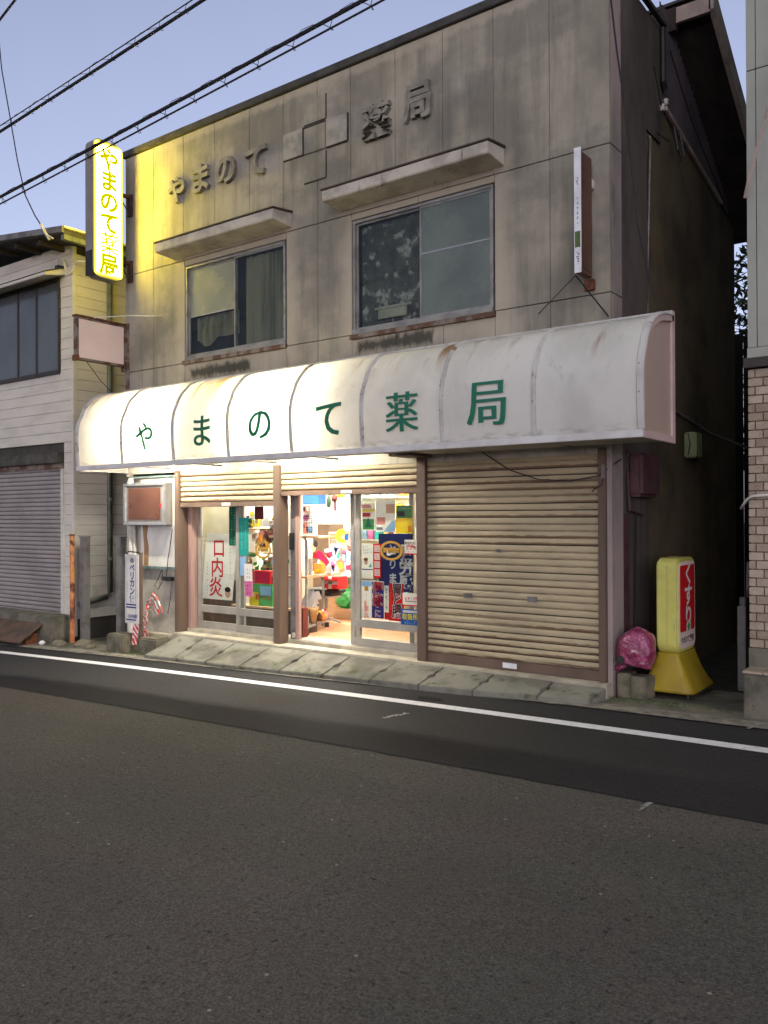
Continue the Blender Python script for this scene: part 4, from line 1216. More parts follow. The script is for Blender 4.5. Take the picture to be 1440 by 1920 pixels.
print_(p, 'small_print', 'white', lambda b, y: (dabs(b, (-5.22, y, 1.535), .18, .03, 9, 1, seed=5), dabs(b, (-5.25, y, 1.32), .08, .04, 4, 2, seed=6)))
nb = poster('large navy banner with big pale characters behind the right door', -5.565, -5.113, .64, 1.262, 'navy_banner', YB + .006, 'banner', 'banner')
print_(nb, 'lettering', 'white', lambda b, y: (letters(b, '疲労感', (-5.20, y, .905), .155, pitch=.165, off=.03), letters(b, 'とりま', (-5.375, y, .935), .10, pitch=.155, off=.03)))
p = poster('white leaflet with blue headline and printed face at the left edge of the right door', -5.795, -5.632, .765, 1.15, 'paper')
patch(p, 'blue_rule', -5.79, -5.64, .86, .872, 'navy')
print_(p, 'headline', 'navy', lambda b, y: dabs(b, (-5.715, y, 1.085), .13, .1, 5, 3, seed=3, right=(1, 0, .12)))
print_(p, 'printed_face', 'skin', lambda b, y: b.disc((-5.735, y, .95), XR, ZU, .028, .035, 12)); print_(p, 'printed_hair', 'card', lambda b, y: b.disc((-5.735, y, .978), XR, ZU, .032, .02, 10)); print_(p, 'printed_coat', 'teal', lambda b, y: b.add([(-5.70, y, .89), (-5.655, y, .89), (-5.66, y, .94)], [(0, 1, 2)]))
p = poster('narrow strip with four white boxes in a red frame on the right door', -5.632, -5.525, .775, 1.15, 'red', YB - .004)
for i in range(4):
    patch(p, 'white_box', -5.615, -5.542, .80 + i * .087, .872 + i * .087, 'white')
    print_(p, 'small_print', 'red', lambda b, y: dabs(b, (-5.578, y, .836 + i * .087), .05, .05, 2, 2, seed=i, fill=.8), 3)
p = poster('white and navy vertical poster with red characters low on the right door', -5.797, -5.488, .335, .742, 'paper', YB - .003)
patch(p, 'navy_panel', -5.655, -5.49, .34, .735, 'navy'); patch(p, 'blue_corner', -5.79, -5.66, .68, .738, 'sky_blue'); patch(p, 'gold_picture', -5.755, -5.70, .63, .68, 'gold', 2)
print_(p, 'outline', 'white', lambda b, y: (letters(b, '便秘', (-5.572, y, .60), .125, pitch=.135, off=.075), letters(b, 'に', (-5.572, y, .392), .075, off=.05)), 3)
print_(p, 'lettering', 'red', lambda b, y: (letters(b, '便秘', (-5.572, y, .60), .125, pitch=.135, off=.025), letters(b, '延寿丸', (-5.728, y, .425), .058, pitch=.062, off=.03), letters(b, 'に', (-5.572, y, .392), .075, off=.012)), 5)
print_(p, 'small_print', 'ink', lambda b, y: dabs(b, (-5.73, y, .56), .03, .09, 1, 4, seed=4))
p = poster('pale strip with black vertical text beside the red stomach poster', -5.485, -5.425, .33, .70, 'paper', YB - .001)
print_(p, 'small_print', 'ink', lambda b, y: dabs(b, (-5.455, y, .56), .035, .24, 1, 6, seed=21, fill=.9)); patch(p, 'red_block', -5.482, -5.42, .335, .41, 'red')
p = poster('red poster with large dark characters low in the middle of the right door', -5.422, -5.225, .325, .73, 'red', YB - .004)
print_(p, 'outline', 'white', lambda b, y: letters(b, '胃と腸', (-5.31, y, .545), .115, pitch=.12, off=.07), 2)
print_(p, 'lettering', 'ink', lambda b, y: letters(b, '胃と腸', (-5.31, y, .545), .115, pitch=.12, off=.018), 4)
print_(p, 'small_print', 'salmon', lambda b, y: (dabs(b, (-5.395, y, .56), .025, .24, 1, 7, seed=6), dabs(b, (-5.31, y, .37), .16, .04, 5, 2, seed=7)))
p = poster('small white sticker with black and red text at the right edge of the door', -5.19, -5.0, 1.045, 1.20, 'white', .138, 'door_sticker', 'sticker')
print_(p, 'lettering', 'ink', lambda b, y: (letters(b, 'あなたの', (-5.12, y, 1.165), .032, pitch=.034, vertical=False, off=.02), letters(b, 'を', (-5.055, y, 1.118), .03, off=.02), dabs(b, (-5.11, y, 1.075), .12, .025, 6, 1, seed=2), dabs(b, (-5.02, y, 1.12), .03, .12, 1, 3, seed=4)))
print_(p, 'red_lettering', 'red', lambda b, y: letters(b, '健康', (-5.115, y, 1.118), .045, pitch=.05, vertical=False, off=.03))
patch(p, 'red_rule', -5.19, -5.0, 1.045, 1.058, 'red')
p = poster('white sticker with slanted red wordmark above the blue sticker', -5.225, -5.005, .50, .635, 'white', .1485, 'door_sticker', 'sticker')
print_(p, 'wordmark', 'crimson', lambda b, y: dabs(b, (-5.115, y, .578), .16, .04, 5, 1, right=(1, 0, .06), seed=22, fill=.95)); patch(p, 'black_rule', -5.19, -5.05, .545, .552, 'ink'); patch(p, 'red_rule', -5.225, -5.005, .50, .512, 'red')
p = poster('blue sticker with yellow characters at the bottom right of the door', -5.25, -5.005, .30, .465, 'blue', .1482, 'door_sticker', 'sticker')
print_(p, 'lettering', 'yellow', lambda b, y: letters(b, '取扱所', (-5.13, y, .385), .055, pitch=.07, vertical=False, off=.03)); patch(p, 'white_band', -5.225, -5.01, .428, .453, 'white')
print_(p, 'small_print', 'white', lambda b, y: dabs(b, (-5.13, y, .325), .15, .035, 5, 2, seed=9))

# ------------------------------------------------------------------ INSIDE THE SHOP
# left window display
pt_ = B().box(-9.1, -8.12, .52, .54, .62, 2.0).make('display_partition', 'partition', P)
B().box(-9.1, -8.12, .52, .54, .01, .62).make('partition_base', 'shop_dark', P)
DX = -.36       # the display stands a step behind the glass
cb = thing('display_counter', 'low dark display counter behind the left doors', 'counter', (-7.4, .7, 0))
B().box(-8.10, -7.0, .42, .80, .01, .30).make('counter_body', 'shop_dark', cb)
B().box(-8.115, -6.98, .40, .82, .30, .325).make('counter_top', 'wood_lam', cb)
OX = DX
def carton(label, x0, x1, y0, y1, z0, z1, m_, decor=(), name='carton', cat='box', rz=0):
    o = B().box(x0 + OX, x1 + OX, y0, y1, z0, z1).make(name, m_, bevel=.004)
    tag(o, label, cat); o['_y'] = y0
    for (a, c, d, e, mm) in decor:
        patch(o, 'printed_panel', a + OX, c + OX, d, e, mm, 2)
    return o
carton('red printed carton on the display behind the left doors', -7.43, -7.10, .45, .53, .605, .77, 'red', ((-7.41, -7.12, .625, .75, 'crimson'),))
o = carton('green and yellow cough drop carton below the red carton', -7.47, -7.06, .44, .54, .327, .60, 'green', ((-7.46, -7.30, .335, .50, 'yellow'), (-7.28, -7.08, .46, .58, 'sky_blue')))
print_(o, 'lettering', 'red', lambda b, y: (letters(b, 'お', (-7.32 + DX, y, .44), .07, off=.03), dabs(b, (-7.18 + DX, y, .44), .16, .06, 3, 1, seed=23, fill=.9)), 4)
def flower(x, y, z, s, label):
    x += DX
    t = thing('artificial_flower', label, 'flower', (x, y, z))
    b = B()
    for k in range(12):
        a = k * math.pi / 6
        c, d = math.cos(a), math.sin(a)
        b.add([(x + c * s * .3, y, z + d * s * .3), (x + c * s * .75 - d * s * .2, y - .01, z + d * s * .75 + c * s * .2), (x + c * s, y + .012, z + d * s), (x + c * s * .75 + d * s * .2, y - .01, z + d * s * .75 - c * s * .2)], [(0, 1, 2, 3)])
    b.make('petals', 'yellow', t)
    B().lathe([(s * .02, -.01), (s * .33, 0), (s * .3, .02)], 0, 0, 12).make('flower_centre', 'card', t)
    o = t.children[-1]; o.rotation_euler = (R(90), 0, 0); o.matrix_parent_inverse = Matrix(); 
    B().tube([(x, y + .02, z - s * .3), (x + .02, y + .03, z - .35)], .006, 5).make('stem', 'green', t)
    return t
flower(-7.21, .55, 1.36, .10, 'yellow artificial sunflower high in the left display')
flower(-7.60, .5, 1.13, .09, 'yellow artificial sunflower beside the teal strip')
def plush(x, y, z, r, m1, m2, label):
    x += DX
    t = thing('plush_toy', label, 'toy', (x, y, z))
    b = B(); b.lathe([(r * .2, z - r), (r * .8, z - r * .7), (r, z), (r * .8, z + r * .6), (r * .2, z + r * .85)], x, y, 14)
    b.make('body', m1, t, smooth=True)
    b = B(); b.lathe([(r * .15, z + r * .6), (r * .55, z + r * .8), (r * .62, z + r * 1.2), (r * .4, z + r * 1.6), (r * .1, z + r * 1.75)], x, y, 14)
    b.make('head', m2, t, smooth=True)
plush(-7.40, .62, 1.12, .10, 'card', 'salmon', 'brown and pink soft toy in the left display')
plush(-7.24, .66, 1.22, .11, 'maroon', 'white', 'maroon soft toy with white top under the sunflower')
plush(-7.06, .62, 1.10, .08, 'white', 'maroon', 'white soft toy at the right edge of the left display')
b = B()
for i in range(26):
    x = random.uniform(-7.5, -6.98) + DX; z = random.uniform(.78, 1.0); s = random.uniform(.04, .09); a = random.uniform(0, 6)
    y = random.uniform(.5, .62)
    b.add([(x, y, z), (x + s * math.cos(a), y - .02, z + s * math.sin(a)), (x + s * 1.6 * math.cos(a + .4), y, z + s * 1.6 * math.sin(a + .4)), (x + s * math.cos(a + .8), y + .02, z + s * math.sin(a + .8))], [(0, 1, 2, 3)])
lf = thing('potted_foliage', 'dark leafy plant above the red carton in the left display', 'plant', (-7.25 + DX, .56, .77))
b.make('foliage', 'green', lf); B().lathe([(.06, .77), (.08, .86), (.085, .87)], -7.25 + DX, .60, 12).make('pot', 'maroon', lf)
carton('blue box on the back shelf above the sunflower', -7.6, -7.3, 1.6, 1.75, 1.62, 1.76, 'blue')
sh = thing('display_shelf', 'tall white shelf of the left window display', 'shelf', (-7.3, .72, 0))
for z in (.99, 1.30):
    B().box(-8.1, -7.30, .60, .80, z - .018, z).make('shelf_board', 'wood_lam', sh)
B().box(-8.1, -8.07, .60, .82, .325, 1.6).box(-7.30, -7.27, .60, .82, .325, 1.6).make('shelf_side', 'white_board', sh)

rp = random.Random(21)
mu = ['paper', 'card', 'white', 'maroon', 'salmon', 'shop_dark', 'yellow', 'card', 'sky_blue', 'white', 'dark_green', 'orange']
for k, x in enumerate(sorted(rp.uniform(-8.02, -7.38) for _ in range(46))):
    y = rp.choice((.50, .56, .63)); z = rp.choice((.33, .62, .80, .995, 1.12, 1.305, 1.40)) + rp.uniform(0, .04)
    w, h = rp.uniform(.04, .10), rp.uniform(.06, .16)
    cm = rp.choice(mu)
    o = B().box(x, x + w, y, y + .04, z, z + h).make('packet', cm, bevel=.004)
    o['_y'] = y
    tag(o, 'small %s packet in the crammed left window display, %s' % (CN[cm], nth(k)), 'packet', 'packets crammed into the left display')
    patch(o, 'printed_panel', x + w * .15, x + w * .85, z + h * .35, z + h * .8, rp.choice(mu), 2)
OX = 0
# steel rack just inside the open door
rk = thing('steel_rack', 'grey tube-framed rack with wooden tops just inside the open door', 'rack', (-7.05, .85, .01))
for (x, y, z1) in ((-6.905, .5, 1.20), (-7.45, .5, 1.20), (-7.20, 1.15, .69), (-7.65, 1.15, .69)):
    q = .05 if x in (-7.45, -7.65) else -.05
    B().tube([(x, y, .03), (x, y, z1 - .06), (x + q * .4, y, z1 - .02), (x + q, y, z1)], .018, 8).make('rack_leg', 'chrome', rk)
B().tube([(-6.89, .45, .10), (-7.22, 1.32, .10)], .018, 8).make('rack_rail', 'chrome', rk)
B().tube([(-7.45, .45, .10), (-7.65, 1.3, .10)], .018, 8).make('rack_rail', 'chrome', rk)
def slab_(pts, z0, z1):
    return B().prism(pts, 2, z0, z1)
slab_([(-6.86, .46), (-6.98, 1.25), (-7.70, 1.25), (-7.50, .46)], .70, .725).make('rack_top', 'wood_lam', rk)
slab_([(-6.68, .46), (-6.70, .80), (-7.52, .80), (-7.50, .46)], 1.19, 1.215).make('upper_shelf', 'wood_lam', rk)
slab_([(-6.93, .5), (-7.18, 1.15), (-7.6, 1.15), (-7.45, .5)], .115, .13).make('lower_shelf', 'chrome', rk)
for (x, y) in ((-6.92, .52), (-7.2, 1.22)):
    B().lathe([(.03, .012), (.03, .07)], x, y, 10).make('castor', 'black', rk)
carton('dark storage box beside the foot of the steel rack', -6.88, -6.79, .30, .40, .011, .36, 'maroon')
o = carton('leaning white card of cartoon-coloured scraps on the upper rack shelf', -7.05, -6.83, .58, .62, 1.216, 1.50, 'white', ((-7.03, -6.95, 1.24, 1.38, 'salmon'), (-6.97, -6.87, 1.25, 1.33, 'sky_blue'), (-7.02, -6.94, 1.40, 1.47, 'pink')))
print_(o, 'small_print', 'ink', lambda b, y: dabs(b, (-6.95, y, 1.36), .16, .22, 4, 4, seed=31, fill=.9), 4)
carton('crumpled floral parcel on top of the white card', -7.02, -6.90, .56, .64, 1.501, 1.585, 'salmon', ((-7.01, -6.97, 1.52, 1.57, 'ink'), (-6.95, -6.92, 1.51, 1.57, 'white')))
carton('orange and yellow packet standing on the rack top', -7.21, -7.09, .98, 1.06, .726, .85, 'orange', ((-7.20, -7.12, .735, .78, 'yellow'),))
cy = B().lathe([(.028, .726), (.028, .92)], -7.14, .84, 12).make('paper_roll', 'paper'); tag(cy, 'upright white paper roll on the rack top', 'roll')
# cut-out display card with a printed figure in a red top
dc = card('display_card', 'cut-out display card printed with a leaning figure in red', 'display card', -7.0, -6.90, .726, .83, .96, 'paper')
print_(dc, 'printed_top', 'crimson', lambda b, y: b.add([(-7.17, y, .98), (-7.12, y, 1.02), (-7.05, y, 1.0), (-6.97, y, .93), (-6.93, y, .87), (-6.98, y, .82), (-7.02, y, .87), (-7.10, y, .90), (-7.17, y, .93)], [tuple(range(9))]))
print_(dc, 'printed_sleeve', 'red', lambda b, y: b.quad((-7.21, y, .92), (-7.15, y, .92), (-7.15, y, .985), (-7.21, y, .985)), 3)
print_(dc, 'printed_trousers', 'white', lambda b, y: b.add([(-6.97, y, .73), (-6.88, y, .73), (-6.91, y, .88), (-6.96, y, .84)], [(0, 1, 2, 3)]), 3)
print_(dc, 'printed_face', 'skin', lambda b, y: b.disc((-7.19, y, 1.06), XR, ZU, .04, .065, 14), 4)
print_(dc, 'printed_hair', 'ink', lambda b, y: b.disc((-7.16, y, 1.10), XR, ZU, .042, .042, 12), 5)
carton('red and white gift box on the black stool', -7.33, -7.08, 1.30, 1.50, .50, .66, 'red', ((-7.24, -7.18, .50, .66, 'white'), (-7.33, -7.08, .56, .60, 'white')))
sl_ = thing('stool', 'round black-seated stool behind the rack', 'stool', (-7.45, 1.5, .01))
B().lathe([(.12, .41), (.24, .42), (.27, .445), (.24, .485), (.05, .495)], -7.45, 1.5, 20).make('seat', 'black_seat', sl_, smooth=True)
B().lathe([(.2, .37), (.22, .395), (.18, .415)], -7.45, 1.5, 20).make('seat_rim', 'chrome', sl_)
B().tube([(-7.45, 1.5, .08), (-7.45, 1.5, .37)], .022, 10).make('column', 'chrome', sl_)
for k in range(4):
    a = k * math.pi / 2 + .4
    B().tube([(-7.45, 1.5, .09), (-7.45 + .2 * math.cos(a), 1.5 + .2 * math.sin(a), .03)], .015, 6).make('leg', 'chrome', sl_)
wb = thing('waste_basket', 'wicker waste basket of papers on the low rack shelf', 'basket', (-7.04, .8, .131))
B().lathe([(.07, .131), (.095, .28), (.105, .31), (.10, .315)], -7.06, .74, 18).make('basket_body', 'basket', wb, smooth=True)
b = B()
for i in range(22):
    a, d = random.uniform(0, 6.28), random.uniform(0, .08)
    x, y, z = -7.06 + d * math.cos(a), .74 + d * math.sin(a), random.uniform(.30, .50)
    s = random.uniform(.03, .07); a2 = random.uniform(0, 3)
    b.add([(x - s, y, z - s * .8), (x + s, y + s * .4, z - s * .5), (x + s * .8, y - .01, z + s), (x - s * .7, y + .02, z + s * .7)], [(0, 1, 2), (0, 2, 3)])
b.make('waste_paper', 'paper', wb)
for i, (x, y, m_, cm, lab) in enumerate(((-7.05, .90, 'bottle_glass', 'yellow', 'brown bottle with yellow cap next to the waste basket'), (-7.08, 1.0, 'orange', 'white', 'orange bottle with white cap on the low rack shelf'), (-7.12, 1.09, 'salmon', 'red', 'pink bottle with red cap at the far end of the low shelf'))):
    t = thing('bottle', lab, 'bottle', (x, y, .131), 'bottles on the low rack shelf')
    B().lathe([(.035, .131), (.037, .19), (.015, .225), (.014, .24)], x, y, 12).make('bottle_body', m_, t, smooth=True)
    B().lathe([(.017, .241), (.017, .265)], x, y, 10).make('bottle_cap', cm, t)
carton('cream carton on the low rack shelf in front of the basket', -7.08, -6.98, .54, .62, .131, .23, 'paper')
carton('brown cardboard box standing behind the stool', -8.0, -7.72, 2.1, 2.4, .011, .42, 'card')
carton('cardboard box under the green bag near the open door', -7.71, -7.35, 1.95, 2.25, .011, .16, 'card', name='cardboard_box')
bm = bmesh.new(); bmesh.ops.create_icosphere(bm, subdivisions=3, radius=1)
for v in bm.verts:
    d = 1 + .2 * noise.noise(v.co * 2.2) + .08 * noise.noise(v.co * 6)
    v.co = Vector((v.co.x * .2 * d, v.co.y * .15 * d, max(-.12, v.co.z * .17 * d)))
me = bpy.data.meshes.new('shopping_bag'); bm.to_mesh(me); bm.free(); me.materials.append(M['thin_green'])
gb = link('shopping_bag', me, loc=(-7.55, 2.1, .285)); tag(gb, 'bright green plastic bag on the cardboard box', 'bag')
# desk heaped with leaflets, seen through the open door
dk = thing('desk', 'white desk heaped with leaflets behind the stool', 'desk', (-7.8, 2.2, .01))
B().box(-8.25, -7.2, 2.0, 2.55, .60, .63).make('desk_top', 'white_board', dk)
for x in (-8.2, -7.25):
    B().box(x - .03, x + .03, 2.35, 2.5, .011, .599).make('leg', 'steel', dk)
rc = random.Random(12)
heap = [('paper', 'sky_blue'), ('white', 'navy'), ('salmon', 'white'), ('paper', 'red'), ('white', 'orange'), ('sky_blue', 'white'), ('paper', 'navy'), ('white', 'pink'), ('card', 'yellow'), ('paper', 'crimson'), ('white', 'teal'), ('pink', 'white')]
for k in range(24):
    x = -8.12 + (k % 8) * .105 + rc.uniform(-.02, .02); y = 2.42 - (k // 8) * .13; w = rc.uniform(.10, .2)
    z = .631 + (2 - k // 8) * .14 * rc.uniform(.7, 1.2)
    h = rc.uniform(.1, .22)
    a = rc.uniform(-.6, .6)
    c_, s_ = math.cos(a), math.sin(a)
    m1, m2 = heap[k % 12]
    z = .633 + abs(w * s_) * .5 + (0 if k // 8 == 2 else .12 * (2 - k // 8))
    P4 = [(x + c_ * u - s_ * v, y, z + s_ * u + c_ * v) for u, v in ((-w / 2, 0), (w / 2, 0), (w / 2, h), (-w / 2, h))]
    o = B().add(P4 + [(p[0], p[1] + .012, p[2]) for p in P4], [(0, 1, 2, 3), (4, 7, 6, 5), (0, 4, 5, 1), (1, 5, 6, 2), (2, 6, 7, 3), (3, 7, 4, 0)]).make('leaflet_pack', m1)
    tag(o, '%s leaflet pack in the %s row heaped on the desk, %s' % (CN[m1], ('back', 'middle', 'front')[k // 8], nth(k % 8)), 'leaflet', 'leaflet packs heaped on the desk')
    o['_y'] = y
    P5 = [(x + c_ * u - s_ * v, y - .001, z + s_ * u + c_ * v) for u, v in ((-w * .35, h * .3), (w * .35, h * .3), (w * .35, h * .75), (-w * .35, h * .75))]
    B().add(P5, [(0, 1, 2, 3)]).make('printed_panel', m2, o)
bo_ = B().box(-8.2, -7.2, 2.44, 2.5, .631, .9).make('desk_riser', 'white_board', dk)
# counter with clutter further back
ct = thing('shop_counter', 'cluttered white counter at the back of the shop', 'counter', (-8.0, 2.9, .01))
B().box(-8.9, -6.3, 2.75, 3.3, .011, .80).make('counter_body', 'partition', ct)
B().box(-8.93, -6.27, 2.70, 3.32, .80, .83).make('counter_top', 'white_board', ct)
rc = random.Random(5)
cols = ['paper', 'white', 'salmon', 'sky_blue', 'paper', 'yellow', 'white', 'pink', 'paper', 'orange', 'white', 'navy', 'teal']
x = -8.85; k = 0
while x < -6.4:
    w = rc.uniform(.08, .2); h = rc.uniform(.10, .36)
    o = B().box(x, x + w, 2.78 + rc.uniform(0, .15), 3.05, .831, .831 + h).make('medicine_box', cols[k % len(cols)], bevel=.003)
    tag(o, '%s medicine box on the back shop counter, %s' % (CN[cols[k % len(cols)]], nth(k)), 'box', 'medicine boxes on the counter')
    o['_y'] = min(v.co.y for v in o.data.vertices)
    patch(o, 'printed_panel', x + w * .15, x + w * .85, .831 + h * .3, .831 + h * .7, cols[(k * 5 + 3) % len(cols)], 2)
    x += w + rc.uniform(.005, .05); k += 1
for row, z in enumerate((1.05, 1.40, 1.75)):
    t = thing('wall_shelf', ('lowest', 'middle', 'top')[row] + ' white shelf of medicine on the back wall', 'shelf', (-7.6, 3.98, z), 'shelves on the back wall')
    B().box(-9.3, -5.0, 3.88, 4.095, z, z + .02).make('shelf_board', 'white_board', t)
    x = -9.25; k = -1
    while x < -5.1:
        w = rc.uniform(.07, .22); h = rc.uniform(.12, .27); k += 1
        cm = rc.choice(cols)
        o = B().box(x, x + w, 3.90, 4.08, z + .021, z + .021 + h).make('medicine_box', cm, bevel=0)
        tag(o, '%s medicine box on the %s back wall shelf, %s' % (CN[cm], ('lowest', 'middle', 'top')[row], nth(k)), 'box', 'medicine boxes on the %s shelf' % ('lowest', 'middle', 'top')[row])
        x += w + rc.uniform(.01, .12)
yb_ = B().disc((-7.76, 2.2, 1.17), XR, ZU, .11, .10, 24).make('price_disc', 'yellow'); tag(yb_, 'round bright yellow price disc by the door edge', 'price disc'); yb_['_y'] = 2.2
patch(yb_, 'white_spot', -7.76, -7.70, 1.13, 1.18, 'white'); patch(yb_, 'blue_corner', -7.70, -7.63, 1.11, 1.20, 'blue')
B().tube([(-7.76, 2.21, 1.07), (-7.76, 2.21, .63)], .01, 6).make('disc_stem', 'chrome', yb_)
cbn = thing('wall_cabinet', 'narrow brown cabinet behind the rack', 'cabinet', (-8.4, 2.6, .01))
B().box(-8.62, -8.29, 2.56, 2.9, .011, 1.33).make('cabinet_body', 'cabinet_brown', cbn)
B().box(-8.60, -8.30, 2.54, 2.559, .1, 1.30).make('cabinet_door', 'cabinet_brown', cbn)
pl = card('picture_frame', 'cream-framed notice with orange picture left of the yellow disc', 'frame', -8.19, -7.97, .92, 1.22, 2.43, 'paper')
patch(pl, 'picture', -8.17, -7.99, .95, 1.19, 'card'); patch(pl, 'orange_panel', -8.16, -8.02, 1.12, 1.18, 'orange', 2)
B().box(-8.10, -8.06, 2.434, 2.45, .63, .92).make('frame_stand', 'chrome', pl)
pl = card('leaflet', 'tilted leaflet with red and violet print beside the yellow disc', 'leaflet', -7.93, -7.70, 1.0, 1.12, 2.25, 'paper', -.06)
patch(pl, 'red_panel', -7.96, -7.88, 1.06, 1.11, 'salmon', 1, -.02); print_(pl, 'small_print', 'pink', lambda b, y: dabs(b, (-7.83, y, 1.06), .16, .06, 6, 2, seed=1))
B().box(-7.84, -7.82, 2.254, 2.27, .63, 1.0).make('leaflet_stand', 'chrome', pl)
wn = card('wall_notice', 'pale notice with a blue top band on the back of the shop', 'notice', -8.95, -8.25, 1.25, 1.74, 3.3, 'paper')
patch(wn, 'blue_band', -8.62, -8.25, 1.66, 1.70, 'sky_blue'); patch(wn, 'green_tag', -8.92, -8.76, 1.44, 1.53, 'green')
print_(wn, 'small_print', 'grey_ink', lambda b, y: dabs(b, (-8.55, y, 1.45), .4, .3, 6, 5, seed=14, fill=.5))
B().box(-8.6, -8.57, 3.304, 3.32, 1.74, 2.42).make('notice_hanger', 'chrome', wn)
wbx = B().box(-8.46, -8.35, 2.6, 2.8, 1.331, 1.57).make('white_carton', 'white', bevel=.004); tag(wbx, 'white carton standing on the narrow brown cabinet', 'box')
for i, (x, y, z, lab) in enumerate(((-6.715, .7, 1.635, 'long dark hanging ornament inside the door opening'), (-6.625, .7, 1.665, 'round brown hanging ornament inside the door opening'))):
    t = thing('hanging_ornament', lab, 'ornament', (x, y, z))
    if i == 0:
        B().lathe([(.006, z - .08), (.025, z - .06), (.028, z), (.02, z + .06), (.005, z + .08)], x, y, 12).make('ornament_body', 'dark_green_solid', t, smooth=True)
    else:
        B().lathe([(.006, z - .045), (.035, z - .02), (.04, z + .015), (.02, z + .045)], x, y, 12).make('ornament_body', 'maroon', t, smooth=True)
        B().box(x - .005, x + .02, y - .005, y + .005, z - .15, z - .04).make('ornament_tail', 'maroon', t)
    B().tube([(x, y, z + .04), (x, y, 2.42)], .003, 5).make('hanger', 'cable', t)
gd = thing('goods_stand', 'white goods stand behind the posters of the right door', 'stand', (-6.2, 1.8, .01))
B().box(-6.6, -5.2, 1.9, 1.94, .011, 1.5).make('stand_back', 'white_board', gd)
for z in (.35, .75, 1.15):
    B().box(-6.6, -5.2, 1.55, 1.9, z, z + .02).make('stand_shelf', 'white_board', gd)
B().box(-5.19, -5.13, .35, .39, .011, 1.62).make('stand_post', 'alu_grey', gd)
x = -6.55; k = -1
while x < -5.3:
    k += 1
    w = rc.uniform(.06, .15)
    for q, z in enumerate((.371, .771, 1.171)):
        cm = rc.choice(['paper', 'shop_dark', 'salmon', 'green', 'paper', 'maroon', 'sky_blue', 'card'])
        o = B().box(x, x + min(w, w * .55 + .008), 1.62, 1.85, z, z + rc.uniform(.12, .3)).make('goods_box', cm)
        tag(o, '%s goods box on the %s tier of the white stand, %s' % (CN[cm], ('bottom', 'middle', 'top')[q], nth(k)), 'box', 'goods boxes on the stand')
    x += w * .55 + .01

# ------------------------------------------------------------------ LEFT NEIGHBOUR
LB = thing('siding_house', 'cream clapboard house with grey roller shutter left of the pharmacy', 'building', (-13, 2, -.3))
LX, LY = -11.1, .08
B().box(-22, LX - .03, LY + .03, 9, -.5, 5.5).make('wall_core', 'siding_gap', LB)
fr_me = {}
def board(x0, x1, z0, z1, front=True):
    h = z1 - z0 - .005
    if front:
        v = B().add([(x0, LY + .028, z0), (x1, LY + .028, z0), (x1, LY - .002, z0), (x0, LY - .002, z0), (x0, LY + .028, z0 + h), (x1, LY + .028, z0 + h), (x1, LY - .0005, z0 + h), (x0, LY - .0005, z0 + h)],
                    [(0, 1, 2, 3), (4, 7, 6, 5), (3, 2, 6, 7), (0, 3, 7, 4), (1, 5, 6, 2), (0, 4, 5, 1)])
    else:
        v = B().add([(LX - .028, x0, z0), (LX - .028, x1, z0), (LX + .003, x1, z0), (LX + .003, x0, z0), (LX - .028, x0, z0 + h), (LX - .028, x1, z0 + h), (LX + .001, x1, z0 + h), (LX + .001, x0, z0 + h)],
                    [(0, 1, 2, 3), (4, 7, 6, 5), (3, 2, 6, 7), (0, 3, 7, 4), (1, 5, 6, 2), (0, 4, 5, 1)])
    v.make('siding_board', 'siding', LB)
BP = .154
for i in range(38):
    z0 = -.2 + i * BP
    z1 = z0 + BP
    if z1 > 5.62:
        break
    if z1 > 5.0 or (z0 > 2.42 and z1 < 3.66):
        board(-16, LX - .05, z0, z1)
    elif z0 >= 3.5:
        board(-11.42, LX - .05, z0, z1); board(-16, -14.6, z0, z1)
    elif z0 < 2.42:
        board(-11.34, LX - .05, z0, z1)
    if z0 > -.1:
        board(LY + .05, 4.5, z0, min(z1, 5.35), False)
B().box(LX - .05, LX + .012, LY - .012, LY + .05, -.3, 5.45).make('corner_trim', 'siding', LB, bevel=.003)
for y in (2.0,):
    B().box(LX + .007, LX + .012, y, y + .03, -.1, 5.4).make('wall_batten', 'siding_gap', LB)
# roof falls gently towards the pharmacy
rz = lambda x: 5.40 + .118 * (-10.6 - x)
v = []
for x in (-16, -10.58):
    v += [(x, -.42, rz(x)), (x, 9, rz(x)), (x, 9, rz(x) + .07), (x, -.42, rz(x) + .07)]
lr = B().add(v, [(0, 1, 2, 3), (7, 6, 5, 4), (0, 4, 5, 1), (1, 5, 6, 2), (2, 6, 7, 3), (3, 7, 4, 0)]).make('roof', 'roof_tile', LB)
v = []
for x in (-16, -10.56):
    v += [(x, -.45, rz(x) + .015), (x, -.425, rz(x) + .015), (x, -.425, rz(x) + .10), (x, -.45, rz(x) + .10)]
B().add(v, [(0, 1, 2, 3), (7, 6, 5, 4), (0, 4, 5, 1), (1, 5, 6, 2), (2, 6, 7, 3), (3, 7, 4, 0)]).make('barge_board', 'steel', lr)
for x in (-11.35, -11.95, -12.6, -13.3):
    B().box(x - .035, x + .035, -.33, LY + .02, rz(x) - .085, rz(x) - .012).make('purlin_end', 'dark_wood', lr)
B().box(-10.66, -10.58, -.40, 6, rz(-10.6) - .075, rz(-10.6) - .005).make('eave_board', 'green_pvc', lr)
B().box(-10.62, -10.54, -.42, 5, rz(-10.6) + .072, rz(-10.6) + .1).make('eave_flashing', 'siding', lr)
